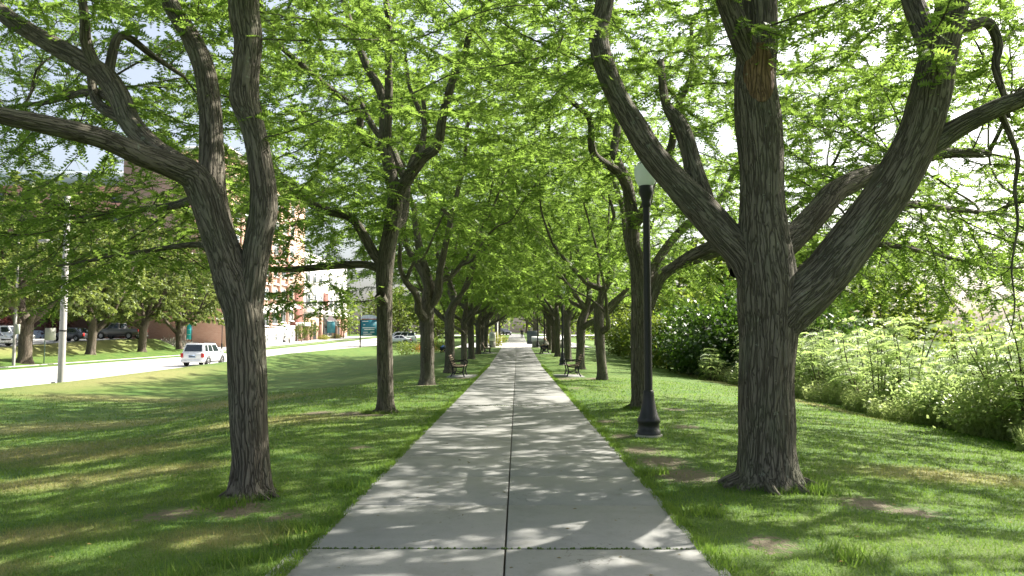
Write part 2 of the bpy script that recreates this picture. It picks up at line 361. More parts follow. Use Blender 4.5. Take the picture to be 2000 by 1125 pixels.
# ------------------------------------------------------------------ grass blades
def m_grass():
    k = N('grass_blade'); sx = k.n('SeparateXYZ'); k.set(sx.inputs[0], k.attr('bk').outputs['Vector'])
    c = k.mix(sx.outputs[0], (.016, .088, .012), (.17, .225, .042)); c = k.mix(sx.outputs[1], c, (.30, .27, .11))
    t = k.n('BsdfTranslucent'); k.set(t.inputs[0], k.mix(sx.outputs[1], (.19, .34, .04), (.42, .38, .14)))
    mx = k.n('MixShader'); mx.inputs[0].default_value = .44; k.set(mx.inputs[1], k.bsdf(c, .6, 0, .2)); k.set(mx.inputs[2], t.outputs[0]); return k.done(mx.outputs[0])
GRASS_M = m_grass()
def grass():
    P = []; H = []; Wd = []
    def band(y0, y1, dens, h, w, xl=None):
        ymid = (y0 + y1) / 2; half = y1 * .70 + .4
        n = int(dens * (y1 - y0) * 2 * half); x = rng.uniform(-half, half, n); y = rng.uniform(y0, y1, n)
        ok = (np.abs(x) > 1.47) & (x > -20) & (x < 9.5) & (np.abs(x) < y * .72 + .3)
        di = dirt_at(x, y); ok &= rng.random(n) > np.clip(di * 2.2 - .25, 0, .96)
        x, y = x[ok], y[ok]; k = len(x)
        P.append(np.stack([x, y, zt(x, y) - .005], 1)); H.append(h * rng.uniform(.5, 1.35, k)); Wd.append(np.full(k, w))
    band(3.6, 6.5, 2200, .036, .0032); band(6.5, 9, 1300, .038, .0045); band(9, 13, 600, .042, .006); band(13, 19, 240, .045, .009); band(19, 30, 60, .05, .015)
    # shaggy edge along the walk
    for s in (-1, 1):
        n = 15000; y = 3.6 + 40 * rng.random(n) ** 1.9; x = s * (1.448 + np.abs(rng.normal(0, .075, n)))
        ok = rng.random(n) > dirt_at(x, y) * 1.2
        x, y = x[ok], y[ok]; clump = .55 + .75 * (np.sin(y * 3.1 + s) * np.sin(y * 7.7) > -.1)
        P.append(np.stack([x, y, zt(np.where(np.abs(x) < 1.5, s * 1.5, x), y) - .004], 1)); H.append(.05 * rng.uniform(.4, 1.3, len(x)) * clump); Wd.append(np.full(len(x), .005) * np.maximum(1, y / 9))
    # taller weeds here and there
    for cx, cy in [(-1.9, 5.5), (-1.75, 6.4), (-2.2, 5.1), (-3.1, 4.9), (1.8, 7.0), (-1.7, 8.2), (-4.3, 5.2), (2.5, 5.6), (-1.65, 5.9), (1.7, 9), (-2.7, 7.3), (3.2, 7.9)]:
        n = 120; x = cx + rng.normal(0, .11, n); y = cy + rng.normal(0, .1, n); ok = np.abs(x) > 1.5; x, y = x[ok], y[ok]
        P.append(np.stack([x, y, zt(x, y)], 1)); H.append(rng.uniform(.05, .13, len(x))); Wd.append(np.full(len(x), .007))
    for bx, by, br in [(-2.72, 7.8, .25), (2.84, 8.3, .38), (-2.86, 16.4, .26), (2.85, 17.2, .28)]:      # untrimmed tufts round the trunks
        n = 900; a = rng.uniform(0, 6.28, n); r = br + np.abs(rng.normal(0, .07, n)); x = bx + r * np.cos(a); y = by + r * np.sin(a)
        P.append(np.stack([x, y, zt(x, y)], 1)); H.append(rng.uniform(.03, .10, n)); Wd.append(np.full(n, .005))
    P = np.concatenate(P); H = np.concatenate(H); Wd = np.concatenate(Wd); n = len(P)
    a = rng.uniform(0, 2 * np.pi, n); s = np.stack([np.cos(a), np.sin(a), 0 * a], 1) * Wd[:, None]
    b_ = rng.uniform(0, 2 * np.pi, n); l = rng.uniform(.1, .9, n) * H; lean = np.stack([np.cos(b_) * l, np.sin(b_) * l, 0 * l], 1)
    tip = P + lean; tip[:, 2] += H
    v = np.stack([P - s, P + s, tip], 1).reshape(-1, 3); t = np.arange(n * 3).reshape(-1, 3)
    dry = dry_lit_at(P[:, 0], P[:, 1]); c = np.clip(rng.random(n) ** 1.5 * .75 + dry * .2 + .25 * (np.sin(P[:, 0] * 1.3) * np.sin(P[:, 1] * .9 + 1)), 0, 1)  # pale tone for dry turf and painted sunlit patches
    m = MB(); m.add(v, None, t, att=np.repeat(np.stack([c, np.clip((dry * .95 + .10) * (.3 + rng.random(n)), 0, .9), c], 1), 3, 0))
    m.build('grass', GRASS_M, label='short mown grass blades of the lawn beside the walk', cat='grass', kind='stuff')
grass()
# ------------------------------------------------------------------ trees
BARK = m_bark('locust_bark', (.046, .041, .032), (.172, .155, .125), (.115, .14, .085))
BARK2 = m_bark('verge_bark', (.04, .032, .024), (.17, .14, .11), (.15, .15, .12), .2)
LEAF = m_leaf('locust_leaf', (.034, .090, .018), (.13, .185, .034), (.28, .43, .07), .3, .56, .5)

def catmull(P, step):
    P = np.asarray(P, float)
    A = np.vstack([2 * P[0] - P[1], P, 2 * P[-1] - P[-2]]); out = []
    for i in range(1, len(A) - 2):
        L = np.linalg.norm(A[i + 1, :3] - A[i, :3]); k = max(2, int(L / step)); t = np.arange(k)[:, None] / k
        p0, p1, p2, p3 = A[i - 1], A[i], A[i + 1], A[i + 2]
        out.append(.5 * ((2 * p1) + (-p0 + p2) * t + (2 * p0 - 5 * p1 + 4 * p2 - p3) * t ** 2 + (-p0 + 3 * p1 - 3 * p2 + p3) * t ** 3))
    out.append(P[-1:]); return np.vstack(out)

def grow(seed, dirs, pts, step=.22, kill=.34, rg=None, iters=90, jit=.32, maxn=6500):
    """space colonisation: seed nodes (n,3) grow towards the points of the crown"""
    pos = [p for p in seed]; par = [-1] * len(seed); n0 = len(seed)
    pts = pts.copy(); A = np.array(pos)
    d2 = np.full(len(pts), 1e9); near = np.zeros(len(pts), int)
    def upd(start):
        B = np.array(pos[start:])
        for k in range(0, len(B), 400):
            Dm = ((pts[:, None] - B[None, k:k + 400]) ** 2).sum(-1); j = Dm.argmin(1); dm = Dm[np.arange(len(pts)), j]
            ok = dm < d2; d2[ok] = dm[ok]; near[ok] = j[ok] + start + k
    upd(0); tried = {}
    for it in range(iters):
        if len(pts) == 0 or len(pos) > maxn: break
        start = len(pos); P = np.array(pos)
        dv = pts - P[near]; dv /= np.linalg.norm(dv, axis=1)[:, None] + 1e-9
        order = np.argsort(near, kind='stable'); nn = near[order]; cut = np.flatnonzero(np.diff(nn)) + 1
        for grp in np.split(order, cut):
            b = near[grp[0]]; v = dv[grp].sum(0); L = np.linalg.norm(v)
            if L < 1e-6: continue
            v = v / L + rg.normal(0, jit, 3)
            if tried.get(b, 0) >= 3: continue
            tried[b] = tried.get(b, 0) + 1
            v /= np.linalg.norm(v); pos.append(P[b] + v * step); par.append(int(b))
        if len(pos) == start: break
        upd(start)
        keep = d2 > kill * kill
        pts, d2, near = pts[keep], d2[keep], near[keep]
    return np.array(pos), np.array(par), n0

def fronds(Pn, D, S, rg, nk=7, wr=.21, dl=None, droop=.25, roll=.42, fold=.25):
    """pinnate leaves: nk pairs of leaflets along a drooping rachis"""
    n = len(Pn); D = D / (np.linalg.norm(D, axis=1)[:, None] + 1e-9); dl = dl or .55 / nk
    up = np.tile([0, 0, 1.0], (n, 1)) + rg.normal(0, roll, (n, 3))
    side = np.cross(D, up); side /= np.linalg.norm(side, axis=1)[:, None] + 1e-9; nrm = np.cross(side, D)
    t = (np.arange(nk) + .6) / nk; prof_ = np.sin(np.pi * (.16 + .74 * t)) ** .7
    S_ = S[:, None, None]
    c = Pn[:, None] + D[:, None] * (S_ * t[None, :, None]); c[:, :, 2] -= droop * S[:, None] * t[None] ** 2
    w = S_ * wr * prof_[None, :, None]; l = S_ * dl
    f = nrm[:, None] * w * fold
    jl = rg.uniform(.7, 1.25, (n, nk, 1)); jr = rg.uniform(.7, 1.25, (n, nk, 1))
    a = c - D[:, None] * l; b = c + side[:, None] * w * jr + f + D[:, None] * l * .9; e = c + D[:, None] * l; g_ = c - side[:, None] * w * jl + f + D[:, None] * l * .9
    v = np.stack([a, b, e, g_], 2).reshape(-1, 3)
    q = np.arange(n * nk * 4).reshape(-1, 4)
    col = np.clip(rg.normal(.45, .22, n), 0, 1); col = np.repeat(col, nk * 4)
    return v, q, np.stack([col, col, col], 1)

def simple_leaves(Pn, D, S, rg, wr=.38, roll=.6):
    n = len(Pn); D = D / (np.linalg.norm(D, axis=1)[:, None] + 1e-9)
    up = np.tile([0, 0, 1.0], (n, 1)) + rg.normal(0, roll, (n, 3)); side = np.cross(D, up); side /= np.linalg.norm(side, axis=1)[:, None] + 1e-9
    nrm = np.cross(side, D); S = S[:, None]
    a = Pn; b = Pn + D * S * .45 + side * S * wr + nrm * S * .1; e = Pn + D * S - nrm * S * .12; g_ = Pn + D * S * .45 - side * S * wr + nrm * S * .1
    v = np.stack([a, b, e, g_], 1).reshape(-1, 3); col = np.repeat(np.clip(rg.normal(.45, .24, n), 0, 1), 4)
    return v, np.arange(n * 4).reshape(-1, 4), np.stack([col] * 3, 1)

def clusters(rg, n, c, rad, zlo, per=14, disc=.88, thick=.14, shell=.5, skirt=0.0, keep=None, hole=.45):
    """attraction points in flat sprays spread through an ellipsoidal crown"""
    out = []; tries = 0; ph = rg.uniform(0, 6.28, 3)
    while len(out) < n and tries < n * 40:
        tries += 1
        d = rg.normal(0, 1, 3); d /= np.linalg.norm(d); r = rg.random() ** shell
        p = np.array(c) + d * r * np.array(rad)
        lo = zlo - skirt * min(1, math.hypot(d[0], d[1]) * r) ** 2
        if p[2] < lo: continue
        if keep is not None and not keep(p): continue
        if hole and math.sin(p[0] * 1.55 + ph[0]) + math.sin(p[1] * 1.7 + ph[1]) + math.sin(p[2] * 1.9 + ph[2] + p[0] * .6) < -hole: continue
        out.append(p)
    out = np.array(out)
    k = rg.normal(0, 1, (len(out), per, 3)) * np.array([disc, disc, thick]) * .6
    k[:, :, 2] -= .10 * (k[:, :, 0] ** 2 + k[:, :, 1] ** 2)
    return (out[:, None] + k).reshape(-1, 3)

def tree_mesh(limbs, pts, rg, fine=True, per_node=5, size=.19, leaf='frond', nk=7, leafr=.016, bark=None, leafm=None, detail=1.0, tip=.0052, expo=2.35, kill=.34, step=.22, jit=.32, ridge=.055):
    """limbs: list of polylines [(x,y,z,r),...], the first is the trunk. Returns (trunk, branches, crown) meshes"""
    T = MB(); seeds = []; srad = []
    for li, L in enumerate(limbs):
        C = catmull(L, .08 if fine else .15)
        rmax = C[:, 3].max()
        n = int(np.clip(rmax * 2 * math.pi / (.03 if fine else .07), 10, 96)) if li == 0 or fine else int(np.clip(rmax * 90, 7, 16))
        T.tube(C[:, :3], C[:, 3], n, ridge=ridge if (fine or li == 0) and rmax > .05 else 0, seed=li * 1.7 + rg.random(), flare=.15 if li == 0 else 0)
        S_ = catmull(L, .3)
        sel = S_[:, 2] > 2.2
        seeds.append(S_[sel, :3]); srad.append(S_[sel, 3])
    seeds = np.concatenate(seeds); srad = np.concatenate(srad)
    pos, par, n0 = grow(seeds, None, pts, step, kill, rg, jit=jit)
    n = len(pos); ch = np.zeros(n); rad = np.zeros(n); kids = [[] for _ in range(n)]
    for i in range(n0, n): kids[par[i]].append(i)
    acc = np.zeros(n); tips = np.zeros(n)
    for i in range(n - 1, n0 - 1, -1):
        if acc[i] == 0: acc[i] = tip ** expo; tips[i] = 1
        acc[par[i]] += acc[i]; tips[par[i]] += tips[i]
    rad = acc ** (1 / expo)
    # smooth grown chains a little
    for _ in range(2):
        new = pos.copy()
        for i in range(n0, n):
            if kids[i]: new[i] = .5 * pos[i] + .25 * pos[par[i]] + .25 * pos[max(kids[i], key=lambda c: acc[c])]
        pos = new
    B = MB()
    start = [i for i in range(n0, n) if par[i] < n0]
    stack = list(start)
    while stack:
        i = stack.pop(); chain = [par[i], i]
        while kids[i]:
            o = sorted(kids[i], key=lambda c: -acc[c]); stack.extend(o[1:]); i = o[0]; chain.append(i)
        r = rad[chain].copy(); r[0] = min(r[1] * 1.25, srad[chain[0]] if chain[0] < n0 else 9)
        r = np.minimum(r, .11); k = 8 if r.max() > .03 else (5 if r.max() > .012 else 3)
        if len(chain) < 3 and r.max() < .006 and not fine: continue
        B.tube(pos[chain], r, k, seed=rg.random() * 5, cap=False)
    # leaves along the thin twigs
    tw = np.array([i for i in range(n0, n) if rad[i] < leafr]); 
    rep = np.repeat(tw, per_node); m_ = len(rep)
    dirn = pos[rep] - pos[par[rep]]; dirn /= np.linalg.norm(dirn, axis=1)[:, None] + 1e-9
    base = pos[par[rep]] + (pos[rep] - pos[par[rep]]) * rg.random((m_, 1)) + rg.normal(0, .015, (m_, 3))
    D = dirn * .55 + rg.normal(0, .62, (m_, 3)) * np.array([1, 1, .30]); D[:, 2] *= .7; D[:, 2] -= .08
    S = size * rg.uniform(.6, 1.25, m_)
    if leaf == 'frond': v, q, a = fronds(base, D, S, rg, nk)
    else: v, q, a = simple_leaves(base, D, S, rg)
    K = MB(); K.add(v, q, att=a)
    return T.mesh('trunk', bark or BARK, True), B.mesh('branches', bark or BARK, True), K.mesh('crown', leafm or LEAF), m_

def place(name, meshes, loc, rz=0, sc=1.0, **kw):
    o = empty(name, loc, rz, **kw); o.scale = sc if isinstance(sc, tuple) else (sc, sc, sc)
    for nm, me in zip(('trunk', 'branches', 'crown'), meshes):
        c = bpy.data.objects.new(nm, me); COL.objects.link(c); c.parent = o
        if nm != 'trunk': c['kind'] = 'stuff'
    return o

def limb(base, d0, spec, s):
    """spec: (px, py, width px, depth offset) -> local (x,y,z,r) relative to base; s = px per metre at d0"""
    out = []
    for px, py, w, dd in spec:
        p = at(px, py, d0 + dd) - base; out.append((p.x, p.y, p.z, w / 2 / F * (d0 + dd)))
    return out
def px_of(p):
    v = Vector(p) - CAM; v = Matrix.Rotation(-YAW, 3, 'Z') @ v
    y = v.y * math.cos(PITCH) + v.z * math.sin(PITCH); z = -v.y * math.sin(PITCH) + v.z * math.cos(PITCH)
    return 1000 + F * v.x / y, 562.5 - F * z / y

def hand_tree(name, bx, by, specs, crown, extra, seed, clear=None, ncl=150, per_node=7, size=.19, rad0=.2, nk=6, mass=(), over=None, fringe=None, roots=True, **kw):
    rg = np.random.default_rng(seed); base = Vector((bx, by, Z(bx, by)))
    limbs = [limb(base, by, s, 0) for s in specs]
    # root flare under the trunk's first point
    x0, y0_, z0, r0 = limbs[0][0]
    limbs[0] = [(x0, y0_, -.12, r0 * 1.62), (x0, y0_, .03, r0 * 1.30), (x0, y0_, .16, r0 * 1.12), (x0, y0_, .40, r0 * 1.0)] + limbs[0][1:]
    if roots:
        for k in range(7):
            a = k * .9 + rg.uniform(-.25, .25); L_ = r0 * rg.uniform(1.3, 1.7); cs, sn = math.cos(a), math.sin(a); bend = rg.uniform(-.3, .3)
            limbs.append([(x0 + cs * r0 * .6, y0_ + sn * r0 * .6, .15, r0 * .20), (x0 + cs * r0 * 1.15, y0_ + sn * r0 * 1.15, .055, r0 * .2), (x0 + math.cos(a + bend * .4) * (r0 * 1.2 + L_ * .35), y0_ + math.sin(a + bend * .4) * (r0 * 1.2 + L_ * .35), .0, r0 * .13), (x0 + math.cos(a + bend) * L_ * 1.1, y0_ + math.sin(a + bend) * L_ * 1.1, -.05, r0 * .07)])
    c, rad, zlo, skirt = crown
    keep = (lambda p: clear(p + np.array(base))) if clear else None
    pts = clusters(rg, ncl, c, rad, zlo, skirt=skirt, keep=keep)
    ex = []
    if over:                                       # outer crown above the lawn, unseen foliage added to shade it
        c2, r2, n2 = over; ex.append(clusters(rg, n2, c2, r2, 4.6, keep=keep, hole=0))
    for (px, py, d, n, sp) in extra:                # drooping sprays seen in the photograph
        p = np.array(at(px, py, d) - base); k = rg.normal(0, 1, (n, 3)) * np.array([sp, sp * 1.2, sp * .38]); ex.append(p + k)
    if fringe:                                     # low hanging outer sprays, world box
        n3, lo_, hi_ = fringe; q3 = rg.uniform(lo_, hi_, (n3, 3)) - np.array(base)
        for p in q3: ex.append(p + rg.normal(0, 1, (14, 3)) * np.array([.55, .55, .13]))
    for (px, py, da, db) in mass:
        if rg.random() < .8:
            p = np.array(at(px + rg.normal(0, 14), py + rg.normal(0, 10), rg.uniform(da, db)) - base); ex.append(p + rg.normal(0, 1, (14, 3)) * np.array([.5, .5, .13]))
    if ex: pts = np.vstack([pts] + ex)
    meshes = tree_mesh(limbs, pts, rg, per_node=per_node, size=size, nk=nk, **kw)
    return place(name, meshes[:3], base, **{})

GRP = 'honey locusts lining the walk'
def clearL1(p):
    px, py = px_of(p)
    if p[1] < 3.4 or (p[1] < 5.2 and p[2] < 5.0): return False
    if p[1] < 9.2 and py > 330: return False
    if p[1] < 8.7 and py > -30 and px < 640: return False
    if 820 < px < 1210 and py > 200: return False
    if px > 540 and py > 230 and p[1] < 12: return False
    return True
L1 = hand_tree('honey_locust_tree', -2.72, 7.8, [
    [(487, 960, 68, 0), (485, 830, 70, 0), (483, 700, 71, 0), (478, 620, 74, 0), (462, 560, 78, 0), (440, 500, 66, -.05), (418, 440, 62, -.08), (400, 385, 62, -.1), (378, 345, 56, -.15), (330, 322, 48, -.3), (270, 300, 44, -.5), (200, 270, 40, -.7), (100, 245, 37, -1.0), (0, 225, 34, -1.3), (-150, 190, 28, -1.7), (-330, 90, 20, -1.9), (-480, -20, 10, -2.0)],
    [(400, 400, 48, -.1), (368, 338, 46, -.1), (300, 290, 44, .1), (255, 240, 42, .3), (232, 190, 42, .45), (202, 148, 42, .6), (140, 108, 38, .8), (60, 62, 34, 1.0), (0, 22, 32, 1.2), (-90, -60, 27, 1.5), (-150, -200, 20, 1.8), (-230, -360, 12, 2.1)],
    [(466, 590, 40, .05), (450, 530, 50, .1), (426, 450, 56, .22), (414, 380, 54, .35), (414, 300, 48, .5), (412, 220, 42, .6), (400, 140, 42, .7), (372, 72, 37, .9), (330, 0, 32, 1.1), (290, -140, 28, 1.4), (300, -300, 22, 1.6), (250, -480, 12, 1.8)],
    [(482, 660, 40, -.01), (484, 600, 54, -.02), (492, 540, 54, .0), (504, 470, 52, .0), (516, 400, 52, .0), (508, 310, 47, .0), (492, 240, 46, .0), (478, 195, 56, .0), (478, 150, 54, .0), (484, 80, 54, .0), (476, 0, 58, .0), (500, -150, 46, .1), (480, -330, 36, .3), (520, -520, 26, .5), (500, -700, 14, .7)],
    [(482, 20, 36, 0), (450, -60, 32, -.2), (400, -200, 26, -.5), (380, -380, 18, -.8), (330, -560, 10, -1.0)],
    [(480, -60, 34, 0), (560, -200, 30, .2), (660, -330, 24, .6), (740, -460, 16, .8), (800, -600, 10, 1.0)],
    [(208, 160, 22, .6), (235, 70, 16, .9), (300, 110, 12, 1.2), (360, 150, 8, 1.5)],
    [(200, 150, 22, .6), (170, 90, 22, .5), (165, 30, 18, .3), (150, -80, 13, .2)],
    [(392, 385, 20, .1), (335, 402, 15, 1.0), (250, 412, 11, 2.0), (150, 425, 8, 3.0), (40, 430, 5, 3.8)],
    [(440, 500, 18, .1), (390, 478, 13, 1.2), (300, 488, 9, 2.2), (200, 505, 7, 3.2), (110, 520, 4, 3.9)],
    [(232, 195, 20, .5), (170, 180, 14, 1.6), (90, 200, 10, 2.6), (10, 210, 6, 3.4)],
    [(260, 250, 18, .35), (235, 230, 22, .6), (190, 200, 20, .9), (175, 130, 14, 1.3)],
], ((-1.6, .6, 7.3), (6.5, 6.2, 5.3), 3.5, 1.3),
    [(150, 470, 9.8, 130, .55), (240, 420, 9.6, 130, .5), (330, 450, 9.9, 130, .5), (230, 505, 10.2, 90, .45), (130, 545, 10.0, 60, .4), (300, 390, 9.6, 90, .4), (280, 480, 10.6, 100, .5), (120, 400, 9.4, 80, .5), (60, 480, 9.6, 60, .5), (350, 530, 10.4, 60, .4), (60, 560, 9.8, 50, .4), (400, 400, 9.8, 40, .35), (180, 380, 9.6, 50, .45), (20, 600, 9.8, 20, .3), (400, 470, 10.2, 80, .4), (60, 420, 9.6, 80, .5), (80, 130, 9.5, 30, .5), (250, 20, 8.6, 60, .6), (100, 10, 8.8, 50, .6)], 11, clearL1, ncl=225, mass=[(x, y, 9.6, 13) for x in range(10, 440, 52) for y in range(372, 545, 38)] + [(x, y, 9.4, 12.5) for x in range(-10, 460, 58) for y in range(-10, 370, 54)] + [(x, y, 11, 13.2) for x in range(0, 330, 55) for y in range(20, 400, 50)])
tag(L1, 'nearest honey locust left of the walk, forking low into four crooked stems', 'tree', GRP)

def clearR1(p):
    px, py = px_of(p)
    if p[1] < 3.4 or (p[1] < 5.6 and p[2] < 5.0): return False
    if p[1] < 9.6 and py > 300: return False
    if p[1] < 9.3 and py > -30 and px > 1100: return False
    if px < 1230 and py > 230: return False
    if px < 1430 and py > 380: return False
    if 1180 < px < 1340 and 210 < py < 420 and p[1] < 14: return False
    return True
R1 = hand_tree('honey_locust_tree', 2.84, 8.3, [
    [(1497, 945, 104, 0), (1497, 840, 103, 0), (1498, 740, 103, 0), (1502, 650, 108, 0), (1502, 590, 116, 0), (1496, 530, 112, 0), (1490, 470, 98, 0), (1488, 400, 84, .0), (1488, 320, 84, .02), (1482, 230, 86, .04), (1476, 160, 80, .05), (1478, 90, 76, .08), (1478, 0, 74, .1), (1482, -150, 64, .15), (1470, -320, 50, .25), (1500, -500, 36, .4), (1490, -680, 20, .6)],
    [(1502, 700, 50, -.03), (1514, 650, 76, -.04), (1532, 612, 90, -.05), (1568, 578, 92, -.05), (1612, 535, 88, -.05), (1680, 452, 85, -.08), (1738, 372, 82, -.1), (1785, 285, 78, -.12), (1812, 200, 76, -.15), (1832, 110, 66, -.2), (1858, 20, 60, -.25), (1880, -80, 54, -.3), (1900, -220, 42, -.4), (1880, -380, 32, -.4), (1930, -560, 18, -.5)],
    [(1490, 600, 50, .02), (1478, 550, 68, .03), (1458, 505, 70, .06), (1422, 466, 66, .1), (1375, 412, 62, .2), (1320, 355, 55, .3), (1272, 300, 50, .4), (1238, 245, 46, .5), (1206, 190, 42, .6), (1178, 120, 40, .7), (1170, 60, 38, .8), (1182, 0, 36, .85), (1190, -120, 30, 1.0), (1160, -280, 24, 1.2), (1190, -450, 14, 1.4)],
    [(1388, 425, 44, .2), (1366, 370, 42, .35), (1352, 320, 36, .5), (1340, 275, 33, .6), (1324, 238, 30, .75), (1300, 200, 18, 1.1), (1290, 120, 14, 1.5)],
    [(1510, 500, 52, .15), (1560, 455, 50, .45), (1600, 410, 46, .7), (1630, 375, 44, .9), (1690, 345, 38, 1.2), (1750, 330, 32, 1.5), (1830, 300, 24, 2.0), (1930, 300, 16, 2.4)],
    [(1795, 300, 44, -.1), (1840, 270, 42, -.1), (1890, 240, 38, -.2), (1950, 210, 36, -.3), (2010, 185, 34, -.4), (2090, 120, 28, -.5), (2160, 20, 22, -.6), (2250, -120, 14, -.6)],
    [(1822, 110, 46, -.1), (1800, 50, 42, .1), (1780, -10, 38, .3), (1750, -140, 30, .6), (1760, -300, 22, .9), (1720, -460, 12, 1.1)],
    [(1476, 130, 50, .0), (1448, 70, 46, -.1), (1420, 0, 42, -.2), (1380, -120, 36, -.4), (1370, -280, 28, -.6), (1300, -450, 18, -.8), (1310, -600, 10, -1.0)],
    [(1862, 62, 26, -.2), (1900, 48, 22, -.1), (1932, 46, 20, 0), (1950, 90, 17, .1), (1944, 130, 15, .1), (1962, 190, 11, .1), (1970, 230, 8, .1)],
    [(1952, 215, 14, -.2), (1972, 262, 11, -.1), (1988, 310, 9, -.05), (1982, 370, 7, 0), (1988, 440, 5, .05), (1976, 520, 3.6, .1), (1982, 600, 2.6, .1), (1970, 660, 1.6, .1)],
    [(1530, 570, 20, .3), (1600, 500, 15, 1.6), (1720, 478, 11, 2.6), (1840, 500, 8, 3.4), (1930, 520, 5, 4.0)],
    [(1700, 430, 22, .1), (1780, 400, 16, 1.4), (1870, 410, 11, 2.6), (1960, 420, 6, 3.4)],
    [(1440, 530, 30, .2), (1410, 480, 26, .8), (1350, 500, 22, 1.6), (1300, 530, 16, 2.4)],
], ((1.9, .6, 7.2), (6.9, 6.2, 5.4), 3.6, 1.9),
    [(1640, 470, 10.6, 50, .5), (1760, 440, 10.4, 60, .5), (1850, 520, 10.6, 70, .5), (1930, 560, 10.8, 50, .45), (1800, 580, 10.9, 50, .45), (1950, 450, 10.2, 40, .45), (1700, 200, 10.6, 80, .6), (1620, 250, 10.8, 80, .6), (1720, 320, 10.6, 60, .5), (1600, 120, 10.6, 60, .6), (1960, 300, 10, 40, .5), (1930, 120, 9.6, 40, .5), (1290, 120, 10.5, 60, .6), (1360, 60, 10.3, 60, .6), (1600, 40, 7.6, 20, .3), (1890, 580, 10.4, 40, .4)], 12, clearR1, ncl=215, over=((5.2, .8, 7), (2.6, 4.5, 2.4), 45), fringe=(46, (7.4, 7, 2.7), (10.8, 14.5, 5.2)), mass=[(x, y, 9.8, 13) for x in range(1560, 2010, 60) for y in range(370, 590, 42) if x < 1820 or y > 500 or y < 390] + [(x, y, 10, 13.5) for x in range(1560, 2010, 75) for y in range(0, 370, 70)])
tag(R1, 'stout honey locust right of the walk, nearest and thickest, with deeply furrowed bark', 'tree', GRP)

def clear2(p):
    px, py = px_of(p)
    if 900 < px < 1130 and py > 330: return False
    if py > 470 and not px > 1200: return False
    if p[1] < 10.5 and p[2] < 5.2: return False
    if p[1] < 17.3 and py > 40 and (640 < px < 920 or 1150 < px < 1350): return False
    if p[1] < 17.5 and 1190 < px < 1330 and 240 < py < 410: return False
    return True
L2 = hand_tree('honey_locust_tree', -2.86, 16.4, [
    [(752, 800, 31, 0), (752, 700, 30, 0), (751, 600, 30, 0), (750, 540, 33, 0), (756, 490, 32, 0), (766, 440, 31, 0), (772, 390, 30, 0), (766, 355, 26, .1), (758, 318, 24, .2), (750, 277, 22, .3), (752, 235, 22, .4), (744, 180, 18, .6), (716, 128, 16, .8), (690, 60, 13, 1.0), (671, 0, 11, 1.2), (650, -100, 8, 1.4)],
    [(770, 400, 26, 0), (790, 358, 25, -.1), (823, 310, 24, -.3), (854, 284, 20, -.5), (866, 222, 17, -.7), (886, 150, 15, -.9), (908, 102, 13, -1.0), (918, 66, 11, -1.1), (950, 15, 9, -1.3), (990, -60, 6, -1.5)],
    [(756, 300, 18, .25), (756, 250, 18, .2), (759, 185, 16, .1), (759, 115, 15, 0), (759, 46, 13, -.1), (750, -40, 10, -.2), (760, -140, 7, -.3)],
    [(750, 290, 15, .3), (722, 282, 14, .2), (703, 265, 14, .1), (700, 217, 13, 0), (652, 180, 12, -.2), (592, 129, 11, -.5), (546, 88, 10, -.8), (523, 50, 8, -1.0), (509, 0, 6, -1.1)],
    [(752, 520, 22, 0), (730, 495, 20, 0), (706, 452, 18, -.1), (682, 424, 17, -.2), (625, 407, 16, -.5), (574, 374, 14, -.8), (541, 333, 12, -1.1), (514, 296, 10, -1.3), (480, 250, 7, -1.5)],
    [(745, 528, 16, 0), (715, 517, 15, .1), (660, 518, 15, .2), (600, 524, 13, .3), (530, 526, 11, .4), (470, 505, 8, .5), (400, 490, 5, .6)],
    [(795, 355, 16, 0), (780, 325, 16, .4), (764, 290, 15, .9), (730, 250, 12, 1.3), (700, 190, 9, 1.7)],
    [(822, 312, 13, -.3), (826, 270, 12, .1), (828, 235, 10, .4), (800, 170, 8, .8), (790, 90, 6, 1.0)],
    [(742, 578, 22, -.25), (750, 590, 18, -.1)],
    [(768, 450, 16, 0), (790, 420, 15, 1.0), (800, 330, 13, 2.2), (830, 250, 10, 2.8), (820, 150, 7, 3.2)],
], ((-.6, 0, 7.3), (5.9, 5.9, 5.2), 3.7, .8),
    [(590, 560, 14.6, 60, .5), (560, 600, 14.6, 40, .4), (610, 610, 14.8, 30, .35), (560, 480, 14.8, 40, .5), (640, 560, 15.4, 30, .4), (600, 400, 15, 40, .6)], 23, clear2, ncl=185, per_node=7, size=.225, nk=5, kill=.32, mass=[(x, y, 14, 18) for x in range(530, 730, 48) for y in range(330, 500, 42)])
tag(L2, 'second honey locust left of the walk, with a sawn stub and level low limb', 'tree', GRP)

